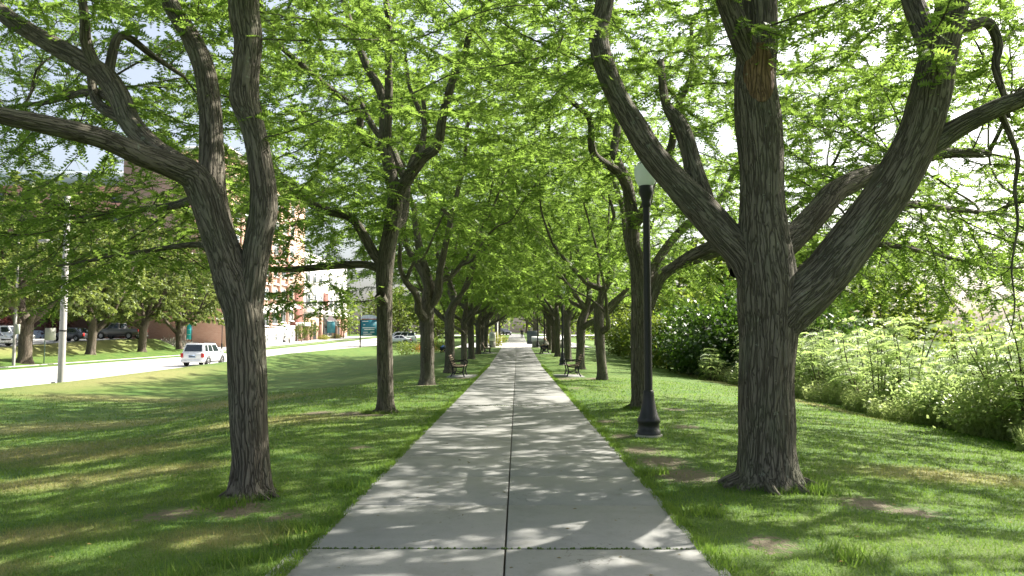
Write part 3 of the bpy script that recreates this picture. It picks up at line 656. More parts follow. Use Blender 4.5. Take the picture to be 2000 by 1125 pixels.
R2 = hand_tree('honey_locust_tree', 2.85, 17.2, [
    [(1252, 795, 36, 0), (1250, 700, 35, 0), (1250, 620, 36, 0), (1249, 575, 32, 0), (1245, 510, 30, 0), (1236, 478, 28, .1), (1236, 430, 26, .2), (1230, 395, 24, .3), (1222, 350, 20, .5), (1200, 300, 17, .8), (1205, 240, 14, 1.0), (1180, 160, 11, 1.2), (1190, 70, 8, 1.4), (1180, -20, 5, 1.5)],
    [(1256, 620, 26, 0), (1274, 575, 25, .1), (1292, 540, 23, .2), (1330, 515, 20, .4), (1380, 500, 18, .6), (1430, 480, 16, .9), (1490, 440, 13, 1.2), (1560, 400, 9, 1.5), (1620, 330, 6, 1.6)],
    [(1240, 440, 20, .2), (1262, 400, 20, .1), (1275, 350, 18, 0), (1310, 290, 16, -.2), (1320, 220, 13, -.3), (1350, 140, 10, -.5), (1350, 40, 7, -.6)],
    [(1234, 400, 18, .3), (1210, 340, 17, -.3), (1160, 300, 15, -.9), (1150, 230, 12, -1.2), (1100, 180, 9, -1.6), (1090, 100, 6, -1.8)],
    [(1262, 560, 18, .5), (1290, 500, 17, 1.2), (1340, 440, 15, 2.0), (1400, 400, 12, 2.6), (1440, 320, 8, 3.0)],
    [(1244, 500, 14, 0), (1225, 470, 13, 1.2), (1215, 400, 11, 2.4), (1190, 330, 8, 3.0)],
], ((1.7, 0, 7.2), (6.8, 6.0, 5.2), 3.5, 1.9),
    [(1330, 580, 18, 30, .5), (1400, 560, 18.5, 40, .5), (1300, 420, 17, 40, .6), (1120, 300, 16.5, 30, .6)], 34, clear2, over=((5.0, .5, 7), (2.5, 4.5, 2.4), 35), fringe=(46, (7.4, 14, 2.7), (10.8, 23, 5.2)), ncl=170, per_node=7, size=.225, nk=5, kill=.32)
tag(R2, 'second honey locust right of the walk, its trunk partly hidden by the nearest lamp post', 'tree', GRP)

# ---- further trees of the rows: four shapes, copied
def proc_limbs(rg, rt=.17, fork=2.2, n=4, reach=2.6, top=9.5):
    a0 = rg.uniform(0, 6.28); L = []; lean = rg.normal(0, .05, 2)
    stem = [(0, 0, -.12, rt * 1.5), (0, 0, .05, rt * 1.25), (0, 0, .3, rt * 1.05), (lean[0], lean[1], 1.1, rt), (lean[0] * 2, lean[1] * 2, fork, rt * 1.05)]
    f = np.array([lean[0] * 2, lean[1] * 2]); z = fork; p = f.copy(); r = rt * .85; a = a0
    while z < top - .6:
        z += rg.uniform(.5, .8); p = p + rg.normal(0, .16, 2) + .1 * np.array([math.cos(a), math.sin(a)]); r *= .84; stem.append((p[0], p[1], z, max(r, .03)))
    L.append(stem)
    for k in range(n):
        a = a0 + 1.0 + k * 6.28 / n + rg.normal(0, .3); h = fork - .3 + k * .33 + rg.normal(0, .12); r = rt * rg.uniform(.55, .75)
        idx = min(range(len(stem)), key=lambda i: abs(stem[i][2] - h)); q_ = np.array([stem[idx][0], stem[idx][1]]); zz = h
        pl = [(q_[0], q_[1], zz, r)]; sp = rg.uniform(.28, .5); rise = rg.uniform(.15, .45)
        for i in range(9):
            a += rg.normal(0, .33); q_ = q_ + sp * np.array([math.cos(a), math.sin(a)]) * (1.15 if i < 3 else .75); zz += rise; rise = min(.75, rise + rg.uniform(-.05, .22)); r *= .85
            pl.append((q_[0], q_[1], zz, max(r, .014)))
            if zz > top: break
        L.append(pl)
        j = rg.integers(3, 5); x, y, zz, r2 = pl[j]; a2 = a + rg.choice([-1, 1]) * .9; sub = [(x, y, zz, r2 * .8)]; r2 *= .7; q_ = np.array([x, y])
        for i in range(5):
            a2 += rg.normal(0, .3); q_ = q_ + .5 * np.array([math.cos(a2), math.sin(a2)]); zz += rg.uniform(.1, .6); r2 *= .8; sub.append((q_[0], q_[1], zz, max(r2, .012)))
        L.append(sub)
    return L
VAR = []
for sd_ in (101, 102, 104):
    rg = np.random.default_rng(sd_)
    Lm = proc_limbs(rg, rg.uniform(.17, .21), rg.uniform(1.9, 2.5))
    pts = clusters(rg, 225, (0, 0, 7.2), (6.6, 6.2, 5.2), 3.5, per=9, skirt=1.5)
    VAR.append(tree_mesh(Lm, pts, rg, fine=False, per_node=7, size=.28, nk=4, kill=.38, step=.27, leafr=.02)[:3])
ordn = ['third', 'fourth', 'fifth', 'sixth', 'seventh', 'eighth', 'ninth', 'tenth', 'eleventh', 'twelfth']
LEFT = [(-3.0, 26.2), (-3.0, 34.8), (-3.05, 45), (-3.1, 53), (-3.05, 61.5), (-3.05, 69), (-3.1, 76.5), (-3.1, 116), (-3.1, 126), (-3.1, 138)]
RIGHT = [(3.28, 28.6), (3.25, 38.2), (3.3, 48.5), (3.1, 56.5), (3.2, 63.5), (3.1, 70.5), (3.2, 77), (3.2, 116), (3.2, 127), (3.1, 139)]
for s, row in (('left', LEFT), ('right', RIGHT)):
    for i, (x, y) in enumerate(row):
        k = (i * 2 + (1 if s == 'right' else 0)) % 3
        far = y > 100
        lab = f'{ordn[i]} honey locust from the front in the {s} row' + (', beyond the sunlit plaza' if far else '')
        rr = random.Random(i * 7 + (s == 'right'))
        sc_ = rr.uniform(.93, 1.07) if not far else 1.05
        place('honey_locust_tree', VAR[k], (x, y, Z(x, y)), rr.uniform(0, 6.28), (sc_ * 1.07, sc_ * 1.07, sc_ * 1.14), label=lab, cat='tree', group=GRP)

# old pruning scar on the nearest right tree's middle stem
def scar():
    rows = []; ys = np.linspace(212, 98, 14); m = MB(); n = 9
    for i, py in enumerate(ys):
        cx = np.interp(py, [98, 160, 230], [1477, 1476, 1482]); w = np.interp(py, [90, 160, 230], [76, 80, 86]) / 2 / F * 8.35 * 1.075
        c = at(cx, py, 8.345) - R1.location; half = R(46) * math.sin(math.pi * (i + .15) / 13.6) ** .55
        for j in range(n):
            a = -math.pi / 2 - .12 + half * (j / (n - 1) * 2 - 1); e = 1 - .045 * abs(j / (n - 1) * 2 - 1) ** 3
            rows.append((c.x + w * e * math.cos(a), c.y + w * e * math.sin(a), c.z))
    i = np.arange(13)[:, None] * n; j = np.arange(n - 1)[None]; q = np.stack([i + j, i + j + 1, i + n + j + 1, i + n + j], -1).reshape(-1, 4)
    m.add(rows, q, att=np.array(rows) * [1, 1, 1]); o = m.build('bark_scar', m_bark('scar_wood', (.10, .06, .035), (.24, .15, .09), (.16, .12, .09), .3), R1, True); o['label'] = 'bare orange-brown pruning scar on the middle stem'
scar()
# fallen leaflets on the walk and the turf
def litter():
    rg = np.random.default_rng(77); n = 900; y = 4 + 30 * rg.random(n) ** 1.5; x = rg.uniform(-5, 5, n)
    z = np.where(np.abs(x) < 1.5, prof(y) + .0135, zt(x, y) + .03); P = np.stack([x, y, z], 1)
    D = rg.normal(0, 1, (n, 3)) * [1, 1, .12]; v, q, c = simple_leaves(P, D, rg.uniform(.015, .045, n), rg, .22, .12)
    v[:, 2] = np.maximum(v[:, 2], np.where(np.abs(v[:, 0]) < 1.6, prof(v[:, 1]) + .0125, -9))
    m = MB(); m.add(v, q, att=c); m.build('leaf_litter', m_leaf('litter_leaf', (.12, .09, .03), (.30, .24, .08), (.1, .08, .02), .2, .15, .7), label='tiny fallen leaflets scattered over the walk and turf', cat='leaf litter', kind='stuff')
litter()
# ------------------------------------------------------------------ shrubs and background trees
SUMAC_M = m_leaf('sumac_leaf', (.13, .20, .07), (.25, .32, .13), (.46, .60, .20), .3, .5, .5)
SHRUB_M = m_leaf('shaded_shrub_leaf', (.018, .052, .012), (.05, .10, .02), (.10, .20, .02), .5, .3, .4)  # leaf colour darkened for the tree shade these shrubs stand in
WOOD_M = m_leaf('woodland_leaf', (.06, .115, .024), (.15, .20, .05), (.28, .37, .05), .4, .4, .45)
YELLOW_M = m_leaf('yellow_shrub_leaf', (.16, .18, .02), (.30, .30, .03), (.35, .36, .03), .3, .35, .5)
PURPLE_M = m_leaf('plum_leaf', (.05, .022, .024), (.13, .06, .05), (.20, .05, .04), .4, .3, .4)
FLOWER_M = m_leaf('flower_petal', (.45, .07, .03), (.65, .28, .06), (.5, .12, .04), .2, .3, .6)
VERGE_M = m_leaf('verge_leaf', (.075, .12, .03), (.18, .22, .07), (.28, .35, .07), .5, .35, .42)

def sumac(seed, nst=9, h=2.2):
    rg = np.random.default_rng(seed); S = MB(); K = MB()
    for i in range(nst):
        a = rg.uniform(0, 6.28); r = rg.uniform(.1, .95); hh = h * rg.uniform(.55, 1.05)
        b0 = np.array([math.cos(a), math.sin(a), 0]) * r * .35; t = np.array([math.cos(a) * r, math.sin(a) * r, hh])
        mid = (b0 + t) / 2 + np.array([0, 0, .12 * hh]) + rg.normal(0, .06, 3)
        P = catmull(np.array([b0, mid, t]), .2); S.tube(P, np.linspace(.022, .008, len(P)), 5, cap=False)
        n = 34; u = 1 - rg.random(n) ** 1.15 * .93; idx = np.clip((u * (len(P) - 1)).astype(int), 0, len(P) - 1); base = P[idx]
        az = rg.uniform(0, 6.28, n); up = .15 + .75 * (u - .3); D = np.stack([np.cos(az), np.sin(az), up], 1)
        v, q, c = fronds(base, D, rg.uniform(.34, .62, n), rg, nk=8, wr=.2, dl=.042, droop=.65, roll=.25, fold=.15); K.add(v, q, att=c)
    return S.mesh('stems', BARK2, True), K.mesh('foliage', SUMAC_M)
def bush(seed, r=1.3, h=2.6, n=2600, size=.13, mat=None, nst=7, lo=.05):
    """rounded shrub: stems and leaves in clumps through its volume"""
    rg = np.random.default_rng(seed); S = MB(); K = MB(); tips = []
    for i in range(nst):
        a = rg.uniform(0, 6.28); rr = r * rg.uniform(.2, .7); t = np.array([math.cos(a) * rr, math.sin(a) * rr, h * rg.uniform(.55, .95)])
        P = catmull(np.array([[0, 0, 0] + rg.normal(0, .05, 3) * [1, 1, 0], t * [.4, .4, .5] + rg.normal(0, .08, 3), t]), .2); S.tube(P, np.linspace(.03, .008, len(P)) * h / 2.6, 5, cap=False)
    cl = []
    while len(cl) < 60:
        d = rg.normal(0, 1, 3); d /= np.linalg.norm(d); d *= rg.random() ** .35; p = np.array([d[0] * r, d[1] * r, h * .52 + d[2] * h * .5])
        if p[2] > lo: cl.append(p)
    cl = np.array(cl); k = rg.integers(0, len(cl), n); base = cl[k] + rg.normal(0, 1, (n, 3)) * np.array([.22, .22, .14]) * r
    base[:, 2] = np.maximum(base[:, 2], .04)
    D = (base - np.array([0, 0, h * .35])) * .5 + rg.normal(0, .55, (n, 3)); 
    v, q, c = simple_leaves(base, D, size * rg.uniform(.6, 1.3, n), rg); K.add(v, q, att=c)
    return S.mesh('stems', BARK2, True), K.mesh('foliage', mat or SHRUB_M)
def put(name, ms, x, y, rz=0, s=1.0, sz=None, **kw):
    o = empty(name, (x, y, Z(x, y)), rz, **kw); o.scale = (s, s, sz or s)
    for nm, me in zip(('stems', 'foliage') if len(ms) == 2 else ('trunk', 'branches', 'crown'), ms):
        c = bpy.data.objects.new(nm, me); COL.objects.link(c); c.parent = o
        if nm != 'trunk': c['kind'] = 'stuff'
    return o

rr = random.Random(5)
ORD = 'first second third fourth fifth sixth seventh eighth ninth tenth eleventh twelfth thirteenth fourteenth fifteenth sixteenth seventeenth eighteenth nineteenth twentieth twenty-first twenty-second twenty-third twenty-fourth twenty-fifth twenty-sixth twenty-seventh twenty-eighth twenty-ninth thirtieth'.split()
SUM = [sumac(201, 10, 2.0), sumac(202, 9, 2.4), sumac(203, 12, 1.7)]
for row, (xa, xb, ya, yb, st, sc0, lab) in enumerate([
        (9.9, 11.1, 9.5, 36, 1.25, 1.0, 'pale front-rank sumac shrub of the right thicket, %s from the near end'),
        (11.3, 12.6, 9.0, 40, 1.5, 1.2, 'taller middle-rank sumac shrub of the right thicket, %s from the near end'),
        (13.2, 15.0, 10, 44, 2.0, 1.55, 'tall back-rank sumac shrub of the right thicket, %s from the near end')]):
    y = ya; i = 0
    while y < yb:
        x = rr.uniform(xa, xb); put('sumac_shrub', SUM[rr.randrange(3)], x, y, rr.uniform(0, 6.28), sc0 * rr.uniform(.8, 1.25), label=lab % ORD[i], cat='shrub', group='sumac shrubs, rank %s' % ('front', 'second', 'back')[row])
        y += st * rr.uniform(.8, 1.25); i += 1
put('sumac_shrub', SUM[2], 8.9, 34.5, .4, .9, label='lone silvery sumac shrub standing before the shade-darkened shrubs by the right lawn', cat='shrub')

PAL = [bush(321, 1.25, 1.5, 3000, .13, SUMAC_M), bush(322, 1.1, 1.2, 2600, .12, m_leaf('pale_shrub_leaf', (.16, .22, .08), (.28, .33, .14), (.46, .58, .20), .4, .5, .45))]
y = 10.0; i = 0
while y < 36:
    put('pale_shrub', PAL[i % 2], rr.uniform(9.7, 12.2), y, rr.uniform(0, 6.28), rr.uniform(.5, .95), label='low pale shrub filling the foot of the right thicket, %s from the near end' % ORD[i], cat='shrub', group='low pale shrubs of the right thicket'); y += rr.uniform(1.2, 2.4); i += 1
BU = [bush(301, 1.5, 2.8, 3600, .17), bush(302, 1.7, 3.2, 3600, .19)]
BL = [bush(331, 1.5, 2.8, 3600, .17, WOOD_M), bush(332, 1.7, 3.2, 3600, .19, WOOD_M)]
DORD = dict(zip([10, 0, 1, 12, 2, 4, 3, 5, 6, 7, 8, 11, 9], ORD))
for i, (x, y, s) in enumerate([(9.9, 37.5, 1.35), (11.6, 40, 1.5), (10.2, 43, 1.3), (9.6, 48, 1.1), (12.4, 47, 1.6), (9.9, 54, 1.2), (12.5, 56, 1.7), (10.4, 61, 1.25), (12.8, 66, 1.7), (10.6, 72, 1.2), (14, 36, 1.6), (8.9, 66, .7), (9.4, 41, .8)]):
    put('shaded_shrub' if y < 44 else 'hedge_shrub', (BU if y < 44 else BL)[i % 2], x, y, rr.uniform(0, 6.28), s, s * rr.uniform(.95, 1.15), label=('shade-darkened green' if y < 44 else 'mid green') + ' leafy shrub in the right hedge, %s from the near end' % DORD[i], cat='shrub', group='hedge shrubs along the right lawn')

# weeds and rough grass in front of the sumac
def weeds():
    n = 20000; y = 8.0 + 29 * rng.random(n) ** 1.3; x = 9.0 + np.abs(rng.normal(0, 1.0, n)) + .35 * np.sin(y * .9) + .25 * np.sin(y * 2.3) + .02 * (y - 8)
    P = np.stack([x, y, zt(x, y)], 1); hgt = rng.uniform(.2, .85, n) * (.6 + .4 * np.clip((x - 9.1) / .8, 0, 1)); a = rng.uniform(0, 6.28, n)
    s = np.stack([np.cos(a), np.sin(a), 0 * a], 1) * .007; l = hgt * rng.uniform(.1, .6, n); a2 = rng.uniform(0, 6.28, n)
    tip = P + np.stack([np.cos(a2) * l, np.sin(a2) * l, hgt], 1)
    m = MB(); c = np.clip(rng.normal(.6, .25, n), 0, 1); m.add(np.stack([P - s, P + s, tip], 1).reshape(-1, 3), None, np.arange(n * 3).reshape(-1, 3), att=np.repeat(np.stack([c] * 3, 1), 3, 0))
    k = 34000; i = rng.integers(0, n, k); f = rng.random((k, 1)); base = P[i] + (tip[i] - P[i]) * f
    D = rng.normal(0, 1, (k, 3)) * [1, 1, .35]; v, q, c = simple_leaves(base, D, rng.uniform(.05, .13, k), rng, .33); m.add(v, q, att=c)
    m.build('weeds', m_leaf('weed_leaf', (.16, .22, .08), (.32, .36, .17), (.46, .56, .20), .35, .5, .5), label='rough pale weeds and long grass skirting the sumac thicket', cat='weeds', kind='stuff')
weeds()

# woodland trees
def wood_variant(seed, r, top, n, size, mat, fork=2.0, zlo=2.2, zc=6, nl=5, rt=.2, rz=None, pn=8):
    rg = np.random.default_rng(seed); Lm = proc_limbs(rg, rt, fork, nl, top=top - 1.2)
    pts = clusters(rg, n, (0, 0, zc), (r, r, rz or (top - zc)), zlo, per=6, disc=.8, thick=.4, skirt=.5)
    return tree_mesh(Lm, pts, rg, fine=False, per_node=pn, size=size, leaf='simple', kill=.5, step=.33, leafr=.022, bark=BARK2, leafm=mat, ridge=.03)[:3]
WD = [wood_variant(401, 3.6, 9.5, 190, .28, WOOD_M, 1.8, 1.6, 5.4, pn=12), wood_variant(402, 4.2, 11, 200, .30, WOOD_M, 2.2, 2.0, 6.2, pn=12)]
VG = [wood_variant(403, 5.0, 9.6, 260, .25, VERGE_M, 1.9, 2.5, 5.4, 6, .30, pn=13), wood_variant(404, 4.8, 9.2, 260, .25, VERGE_M, 1.7, 2.4, 5.2, 6, .28, pn=13)]
def treeset(V, spots, name, labels, group):
    for i, (x, y, s) in enumerate(spots):
        o = put(name, V[i % len(V)], x, y, rr.uniform(0, 6.28), s, label=labels[i] if isinstance(labels, list) else labels, cat='tree', group=group)
treeset(VG, [(-38.6, 59.5, 1.6), (-41, 73, 1.4), (-41, 83, 1.3), (-41.2, 92.5, 1.25), (-39, 46, 1.5)], 'verge_tree',
        ['broad tree on the verge across the road, leftmost trunk beside the thin pole', 'pale-leaved tree on the verge in front of the black sedan', 'low-forking verge tree in front of the grey pickup', 'small verge tree beside the turquoise banner', 'verge tree across the road whose crown fills the left edge'], 'trees on the verge across the road')
treeset(VG, [(-47, 106, 2.1), (-57, 104, 2.2)], 'corner_tree', ['full leafy tree at the corner before the brick end wall', 'leafy tree left of the corner before the office block'], 'trees at the street corner')
treeset(WD, [(-60, 82, 1.5), (-74, 98, 1.6), (-52, 97, 1.45), (-68, 92, 1.5), (-56, 74, 1.35), (-63, 102, 1.6)], 'lot_tree', ['tall sunlit tree behind the white parked cars', 'tallest tree at the back of the parking lot', 'full tree behind the grey pickup', 'tall tree left of centre in the parking lot', 'sunlit tree at the left edge of the parking lot', 'tall tree behind the black sedan'], 'trees behind the parking lot')
treeset(WD, [(17, 47, 1.0), (16, 58, 1.1), (15, 68, 1.15), (19, 77, 1.2), (13.5, 82, .9), (24, 55, 1.1), (22, 66, 1.2), (14, 95, 1.1), (18, 108, 1.2), (30, 60, 1.0), (12.5, 120, 1.1)], 'woodland_tree',
        ['leafy woodland tree behind the right hedge, %s in order of nearness' % ORD[k] for k in (0, 2, 5, 6, 7, 1, 4, 8, 9, 3, 10)], 'woodland trees right of the walk')
treeset(WD, [(-11, 104, .75), (-14, 118, .9), (-20, 128, 1.0), (-9, 142, 1.0), (-16, 150, 1.1), (-26, 165, 1.1), (-12, 170, 1.2), (-33, 182, 1.1), (10, 150, 1.2), (9, 172, 1.2), (-5, 192, 1.3), (2.5, 196, 1.4), (7, 190, 1.3), (-12, 200, 1.4)], 'grove_tree',
        ['leafy tree in the grove beyond the plaza, %s in order of nearness' % ORD[k] for k in (0, 1, 2, 3, 5, 6, 7, 9, 4, 8, 11, 12, 10, 13)], 'grove trees beyond the plaza')
treeset(WD, [(-43.5, 160, .5), (-42.5, 186, .72), (-42, 148, .42)], 'street_tree', ['young street tree before the white arcade with the teal banner', 'green street tree at the corner past the grey awnings', 'slim street tree beside the brick entrance'], 'street trees by the buildings')
# small shrubs and flowers
YB = bush(311, .9, 1.3, 1500, .12, YELLOW_M, 5); put('yellow_shrub', YB, -2.4, 84, 0, 1.1, label='yellow-green shrub beside the low plaza wall', cat='shrub')
PB = bush(312, 1.8, 3.0, 1700, .24, PURPLE_M, 6)
for x, y, l in [(-58, 96, 'plum-leaved shrub behind the black sedan'), (-62, 92, 'plum-leaved shrub left of the black sedan by the lot'), (-54, 103, 'plum-leaved shrub behind the grey pickup')]:
    put('plum_shrub', PB, x, y, rr.random() * 6, 1.0, label=l, cat='shrub', group='plum-leaved shrubs by the lot')
GB = bush(313, 1.2, 1.1, 1500, .12, WOOD_M, 5)
for x, y, s, l in [(-8.3, 78, 1.2, 'low green shrub under the orange flowers'), (-7.2, 74, .8, 'low green shrub right of the crouching figure'), (-11.5, 80, 1.1, 'low green shrub at the left end of the flower bed')]:
    put('bed_shrub', GB, x, y, rr.random() * 6, s, label=l, cat='shrub', group='shrubs of the flower bed')
FB = bush(314, 1.6, .9, 1500, .11, FLOWER_M, 5, .3)
put('flower_bed', FB, -9.3, 80, 0, .9, label='orange and red flowers massed in a bed behind the left trees', cat='flowers')
for x, y, l in [(-42.2, 166, 'yellowish bush left of the teal banner post'), (-42.2, 178, 'yellowish bush below the grey awnings')]:
    put('kerb_bush', YB, x, y, 1, 1.3, .8, label=l, cat='shrub', group='bushes along the far pavement')
GR = bush(315, 1.6, 1.0, 1500, .15, m_leaf('silver_leaf', (.2, .2, .17), (.34, .33, .28), (.2, .2, .15), .3, .2, .6), 6); put('silver_shrub', GR, -45.5, 100, 0, 1.3, label='greyish dry shrub on the slope left of the turquoise banner', cat='shrub')

# distant wood closing the view
def far_wood():
    rg = np.random.default_rng(9); m = MB(); n = 20000
    k = 150; cx = rg.uniform(-170, 150, k); cy = np.where(cx > 30, rg.uniform(110, 230, k), rg.uniform(205, 275, k)); cr = rg.uniform(3.5, 7, k); ch = rg.uniform(5, 8.5, k)
    i = rg.integers(0, k, n); d = rg.normal(0, 1, (n, 3)); d /= np.linalg.norm(d, axis=1)[:, None]; d *= rg.random((n, 1)) ** .3
    base = np.stack([cx[i] + d[:, 0] * cr[i], cy[i] + d[:, 1] * cr[i], zt(cx[i], cy[i]) + ch[i] * .9 + d[:, 2] * ch[i]], 1)
    v, q, c = simple_leaves(base, d + rg.normal(0, .5, (n, 3)), rg.uniform(.7, 1.4, n), rg); m.add(v, q, att=c)
    m.build('far_wood', WOOD_M, label='far-off wood closing the view behind everything', cat='wood', kind='stuff')
far_wood()
# ------------------------------------------------------------------ road, kerbs, plaza, parking lot
ROADM = m_concrete('road_concrete', (.42, .41, .39), (.52, .51, .485), .25)
KERBM = m_concrete('kerb_concrete', (.40, .39, .37), (.50, .49, .46), .3)
m = MB(); v, q = sheet(np.array([-37.25, -34, -30.2, -26.5, -23.15]), grid_axis([(-40, 150, 5), (150, 420, 15)]), lambda x, y: road_z(y) + .05 - .0006 * (x + 30.2) ** 2); m.add(v, q); ROAD = m.build('road', ROADM, kind='structure')
for nm, xa, xb in (('kerb', -23.22, -23.04), ('kerb', -37.38, -37.2)):
    ys = grid_axis([(-40, 96, 4), (96, 200, 8)]); m = MB()
    for y0, y1 in zip(ys[:-1], ys[1:]):
        P = [(xa, road_z(y0)), (xb, road_z(y0))]; z0, z1 = float(road_z(y0)) + .15, float(road_z(y1)) + .15
        m.add([(xa, y0, z0 - .3), (xb, y0, z0 - .3), (xb, y0, z0), (xa, y0, z0), (xa, y1, z1 - .3), (xb, y1, z1 - .3), (xb, y1, z1), (xa, y1, z1)], [(3, 2, 6, 7), (0, 3, 7, 4), (2, 1, 5, 6)])
    m.build(nm, KERBM, kind='structure')
LOTM = m_concrete('lot_asphalt', (.34, .335, .33), (.42, .41, .40), .3)
m = MB(); v, q = sheet(np.arange(-100, -44.8, 2.0), grid_axis([(52, 96, 2)]), lambda x, y: zt(x, y) + .02); m.add(v, q); m.build('parking_lot', LOTM, kind='structure')
m = MB(); v, q = sheet(np.arange(-130, -37.3, 2.5), grid_axis([(100, 116, 4)]), lambda x, y: zt(x, y) + .03); m.add(v, q); m.build('side_street', ROADM, kind='structure')
m = MB(); v, q = sheet(np.array([-46, -43.5, -41, -39]), grid_axis([(117, 215, 3)]), lambda x, y: zt(x, y) + .03); m.add(v, q); m.build('pavement', KERBM, kind='structure')
m = MB(); v, q = sheet(np.array([-6.5, -3, -1.6, 0, 1.6, 4, 8]), grid_axis([(79, 110.9, 2)]), lambda x, y: prof(y) + .016 + 0 * x); m.add(v, q); m.build('plaza', ROADM, kind='structure')
m = MB(); v, q = sheet(np.arange(-23, 26, 3.0), grid_axis([(171, 186, 3)]), lambda x, y: np.maximum(zt(x, y), prof(y) - .3) + .05); m.add(v, q); m.build('cross_street', ROADM, kind='structure')

# ------------------------------------------------------------------ buildings
def m_brick(name, a, b_, mortar):
    k = N(name); t = k.n('TexBrick', i_Scale=1.0); p = k.obj()
    x = k.n('SeparateXYZ'); k.set(x.inputs[0], p); c = k.n('CombineXYZ'); k.set(c.inputs[0], k.math('ADD', x.outputs[1], x.outputs[0])); k.set(c.inputs[1], x.outputs[2])
    k.set(t.inputs['Vector'], c.outputs[0]); k.set(t.inputs['Color1'], a); k.set(t.inputs['Color2'], b_); k.set(t.inputs['Mortar'], mortar)
    t.inputs['Brick Width'].default_value = .4; t.inputs['Row Height'].default_value = .13; t.inputs['Mortar Size'].default_value = .012
    col = k.mix(k.ramp(k.noise(p, .6, 4), [(.4, 0), (.7, .35)]), t.outputs[0], tuple(q_ * .75 for q_ in a))
    return k.done(k.bsdf(col, .9, 0, .2))
BRICK = m_brick('pink_brick', (.46, .25, .18), (.52, .31, .23), (.5, .45, .39))
BROWN = m_brick('brown_brick', (.17, .085, .07), (.22, .11, .09), (.22, .19, .17))
DRED = m_brick('dark_red_brick', (.17, .05, .04), (.21, .07, .05), (.25, .2, .17))
STUCCO = plain('white_stucco', (.72, .70, .66), .85, vary=.06, scale=1.2)
GREYB = plain('grey_cladding', (.24, .27, .31), .6, vary=.1, scale=.8)
FRAME = plain('window_frame', (.62, .62, .60), .5, vary=.05)
AWN_W = plain('pale_awning', (.70, .68, .64), .8, vary=.06)
AWN_G = plain('grey_awning', (.16, .18, .17), .8, vary=.12)
STONE = plain('grey_stone', (.30, .285, .26), .9, vary=.25, scale=9)
DARKM = plain('black_metal', (.018, .018, .021), .42, .2, .5, vary=.2, scale=12)
TEAL = plain('teal_panel', (.02, .16, .20), .45, vary=.12)
TURQ = plain('turquoise_banner', (.03, .50, .58), .55, vary=.08)
WHITE = plain('white_panel', (.78, .77, .74), .6, vary=.06)
ROOFM = plain('pale_roof_band', (.52, .58, .62), .5, vary=.08)
def m_glass():
    k = N('window_glass'); n_ = k.noise(k.obj(), .7, 3)
    return k.done(k.bsdf(k.mix(n_, (.02, .03, .035), (.10, .13, .14)), .08, 0, .8))
GLASS = m_glass()

BX = -45.0; dz = lambda y: .085 * (y - 135)
BB = empty('brick_building', (BX, 138, Z(-44, 138)), label='pink brick building with white base, pale awnings and tall windows beside the road', cat='building')
bz = BB.location.z; loc = lambda x, y, z: (x - BX, y - 138, z - bz)
m = MB(); m.box(loc(BX - 8.1, 138, 14), (16, 44, 33)); m.build('wall', BRICK, BB)
m = MB(); m.box(loc(BX - 8, 138, 30.8), (16.8, 45, .8)); m.build('cornice', STUCCO, BB)
bays = [120.4, 125.4, 130.4, 135.4, 140.4, 145.3, 150.4]
wmesh = {}
def window(parent, x, y, zc, w, h, arch=False):
    key = (w, h, arch)
    if key not in wmesh:
        g_ = MB(); f_ = MB()
        if arch:
            k = 14; pts = [(0, .5 * w * math.cos(a), .5 * h * math.sin(a)) for a in np.linspace(0, 2 * math.pi, k, endpoint=False)]
            g_.poly(pts); 
            P = np.array([(0.04, .5 * w * 1.06 * math.cos(a), .5 * h * 1.03 * math.sin(a)) for a in np.linspace(0, 2 * math.pi, k + 1)]); f_.tube(P, .07, 5, cap=False)
            f_.box((.03, 0, 0), (.05, .07, h)); f_.box((.034, 0, 0), (.05, w, .07))
        else:
            g_.box((0, 0, 0), (.1, w, h)); t = .11
            for sy in (-1, 0, 1): f_.box((.07, sy * (w / 2 - (t / 2 if sy else 0)), 0), (.08, t if sy else .07, h))
            for sz, k in ((-1, 1), (1, 1), (.35, .7)): f_.box((.074, 0, sz * (h / 2 - t / 2)), (.08, w - .02, t * k))
            f_.box((.16, 0, -h / 2 - .07), (.3, w + .3, .14))
        wmesh[key] = (g_.mesh('window', GLASS), f_.mesh('frame', FRAME))
    o = bpy.data.objects.new('window', wmesh[key][0]); COL.objects.link(o); o.parent = parent; o.location = (x, y, zc)
    f = bpy.data.objects.new('frame', wmesh[key][1]); COL.objects.link(f); f.parent = o
    return o
